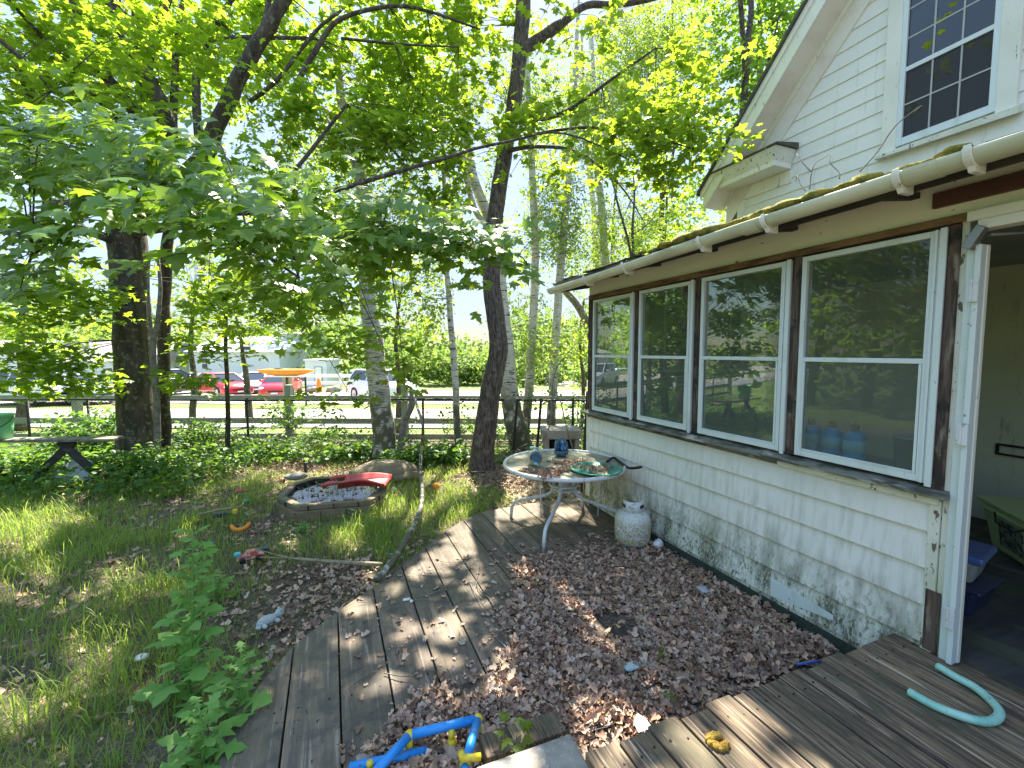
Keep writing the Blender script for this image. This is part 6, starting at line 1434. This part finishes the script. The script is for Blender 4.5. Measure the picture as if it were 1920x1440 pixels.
MB().tube([(-.256, -.2, .30), (-.285, -.12, .25), (-.285, .08, .25), (-.256, .16, .30)], .006, 6).build('wire_handle', M['darkwood'], tg, True)
c = Vector((3.33, 1.42, .27)); tu = thing('storage_tub', 'dark blue lower storage tub just inside the doorway', 'tub', c, rz=.1)
MB().hexa([(-.13, -.16, 0), (.13, -.16, 0), (.13, .16, 0), (-.13, .16, 0), (-.16, -.19, .15), (.16, -.19, .15), (.16, .19, .15), (-.16, .19, .15)]).build('tub_body', M['darktub'], tu, False, .02)
MB().box(-.18, .18, -.21, .21, .151, .175).build('lid', M['darktub'], tu, False, .01)
c = Vector((3.32, 1.42, .447)); tu = thing('storage_tub', 'clear blue lidded tub on top of the dark blue tub', 'tub', c, rz=.2)
MB().hexa([(-.11, -.14, 0), (.11, -.14, 0), (.11, .14, 0), (-.11, .14, 0), (-.14, -.17, .13), (.14, -.17, .13), (.14, .17, .13), (-.14, .17, .13)]).build('tub_body', M['greybin'], tu, False, .02)
MB().box(-.16, .16, -.19, .19, .131, .175).build('lid', M['bluetub'], tu, False, .014)

# ------------------------------------------------------------------ bare twigs growing on the porch roof
for k, (pts_, lab) in enumerate(((((1612, 322), (1645, 285), (1680, 235), (1728, 198)), 'long bare twig sticking up from the porch roof towards the upper window'),
        (((1518, 355), (1522, 322), (1530, 305), (1555, 290)), 'small curved twig growing from the roof moss'), (((1574, 335), (1572, 322), (1556, 305), (1558, 290)), 'small forked twig between the long twig and the cornice'),
        (((1510, 358), (1500, 345), (1495, 330), (1492, 340)), 'tiny twig at the left of the roof moss'), (((1520, 322), (1505, 305), (1496, 292), (1494, 288)), 'thin twig reaching toward the cornice return'))):
    P_ = []
    for i, (u, v) in enumerate(pts_):
        r_ = ray(u, v); P_.append(Vector(E0+r_*((2.5+.02*i)/r_[0])))
    tag(MB().tube(smoothpts(P_, 4), [.0035-.0001*i for i in range(13)], 5).build('roof_twig', M['bark3'], None, True), lab, 'twig', 'twigs on the porch roof')

# ------------------------------------------------------------------ weeds
T_LOBED = fan([(0, 0), (.05, .10), (.20, .14), (.10, .24), (.07, .30), (.33, .40), (.14, .50), (.10, .54), (.36, .68), (.16, .76), (.17, .86), (0, 1.05)], .02, .35, .5)
def weed(label, u, v, h, leaves, size, lean=(0, 0), name='weed', m='leaf_weed'):
    c = gq(u, v, G0); root = thing(name, label, 'weed plant', c, 'tall weeds')
    top_ = Vector((lean[0], lean[1], h)); mb = MB(); mb.tube([(0, 0, -.02), top_*.5+Vector((.01, 0, 0)), top_], [.009, .007, .003], 7); mb.build('stem', M['leaf_weed'], root, True)
    n = leaves; t_ = np.linspace(.06, 1, n); a = np.arange(n)*2.4+rng.random(n)*.5
    pos = np.array(top_)[None]*t_[:, None]; dr = np.stack([np.cos(a), np.sin(a), .35-.55*(1-t_)+.1*rng.random(n)], 1)
    nr = norm(np.stack([-.25*np.cos(a), -.25*np.sin(a), np.ones(n)], 1)+rnd(n)*.15)
    leafmesh('leaf', M[m], root, pos, nr, norm(dr), size*(1.1-.65*t_)*(.8+.4*rng.random(n)), T_LOBED)
weed('tallest lobed weed between the grass and the deck', 352, 1330, .86, 52, .19, (.02, .16))
weed('lobed weed at the bottom left of the deck', 445, 1350, .34, 20, .17, (.03, .0))
weed('low lobed weed at the bottom edge left of the deck', 380, 1450, .30, 20, .17)
weed('small lobed weed above the tallest weed', 405, 1130, .22, 12, .16)
weed('low broad leafed weed in the sunny patch below the pond', 570, 1000, .10, 12, .10)
# seedling at the concrete block
c = gq(965, 1400, .09); root = thing('maple_seedling', 'small bright maple seedling growing beside the concrete block', 'seedling', c)
n = 8; a = np.arange(n)*.9; leafmesh('leaf', M['leaf_yel'], root, np.stack([.06*np.cos(a)*(.5+.5*rng.random(n)), .05*np.sin(a), .05+.05*rng.random(n)], 1), norm(np.array([0, 0, 1.])+rnd(n)*.25), norm(np.stack([np.cos(a), np.sin(a), 0*a], 1)), .045+.02*rng.random(n), T_MAPLE)
MB().tube([(0, 0, -.05), (.01, 0, .06)], [.003, .002], 5).build('stem', M['bark3'], root)
for u, v, lab in ((1245, 1232, 'tiny green seedling in the leaf drift near the bare board'), (1252, 1310, 'tiny yellow green seedling in the lower leaf drift')):
    c = gq(u, v, .05); root = thing('seedling', lab, 'seedling', c); n = 4; a = np.arange(n)*1.6
    leafmesh('leaf', M['leaf_yel'], root, np.stack([.01*np.cos(a), .01*np.sin(a), .02+0*a], 1), norm(np.array([0, 0, 1.])+rnd(n)*.3), norm(np.stack([np.cos(a), np.sin(a), .2+0*a], 1)), .035+.01*rng.random(n), T_OVATE)
    MB().tube([(0, 0, -.03), (0, 0, .02)], .002, 4).build('stem', M['bark3'], root)
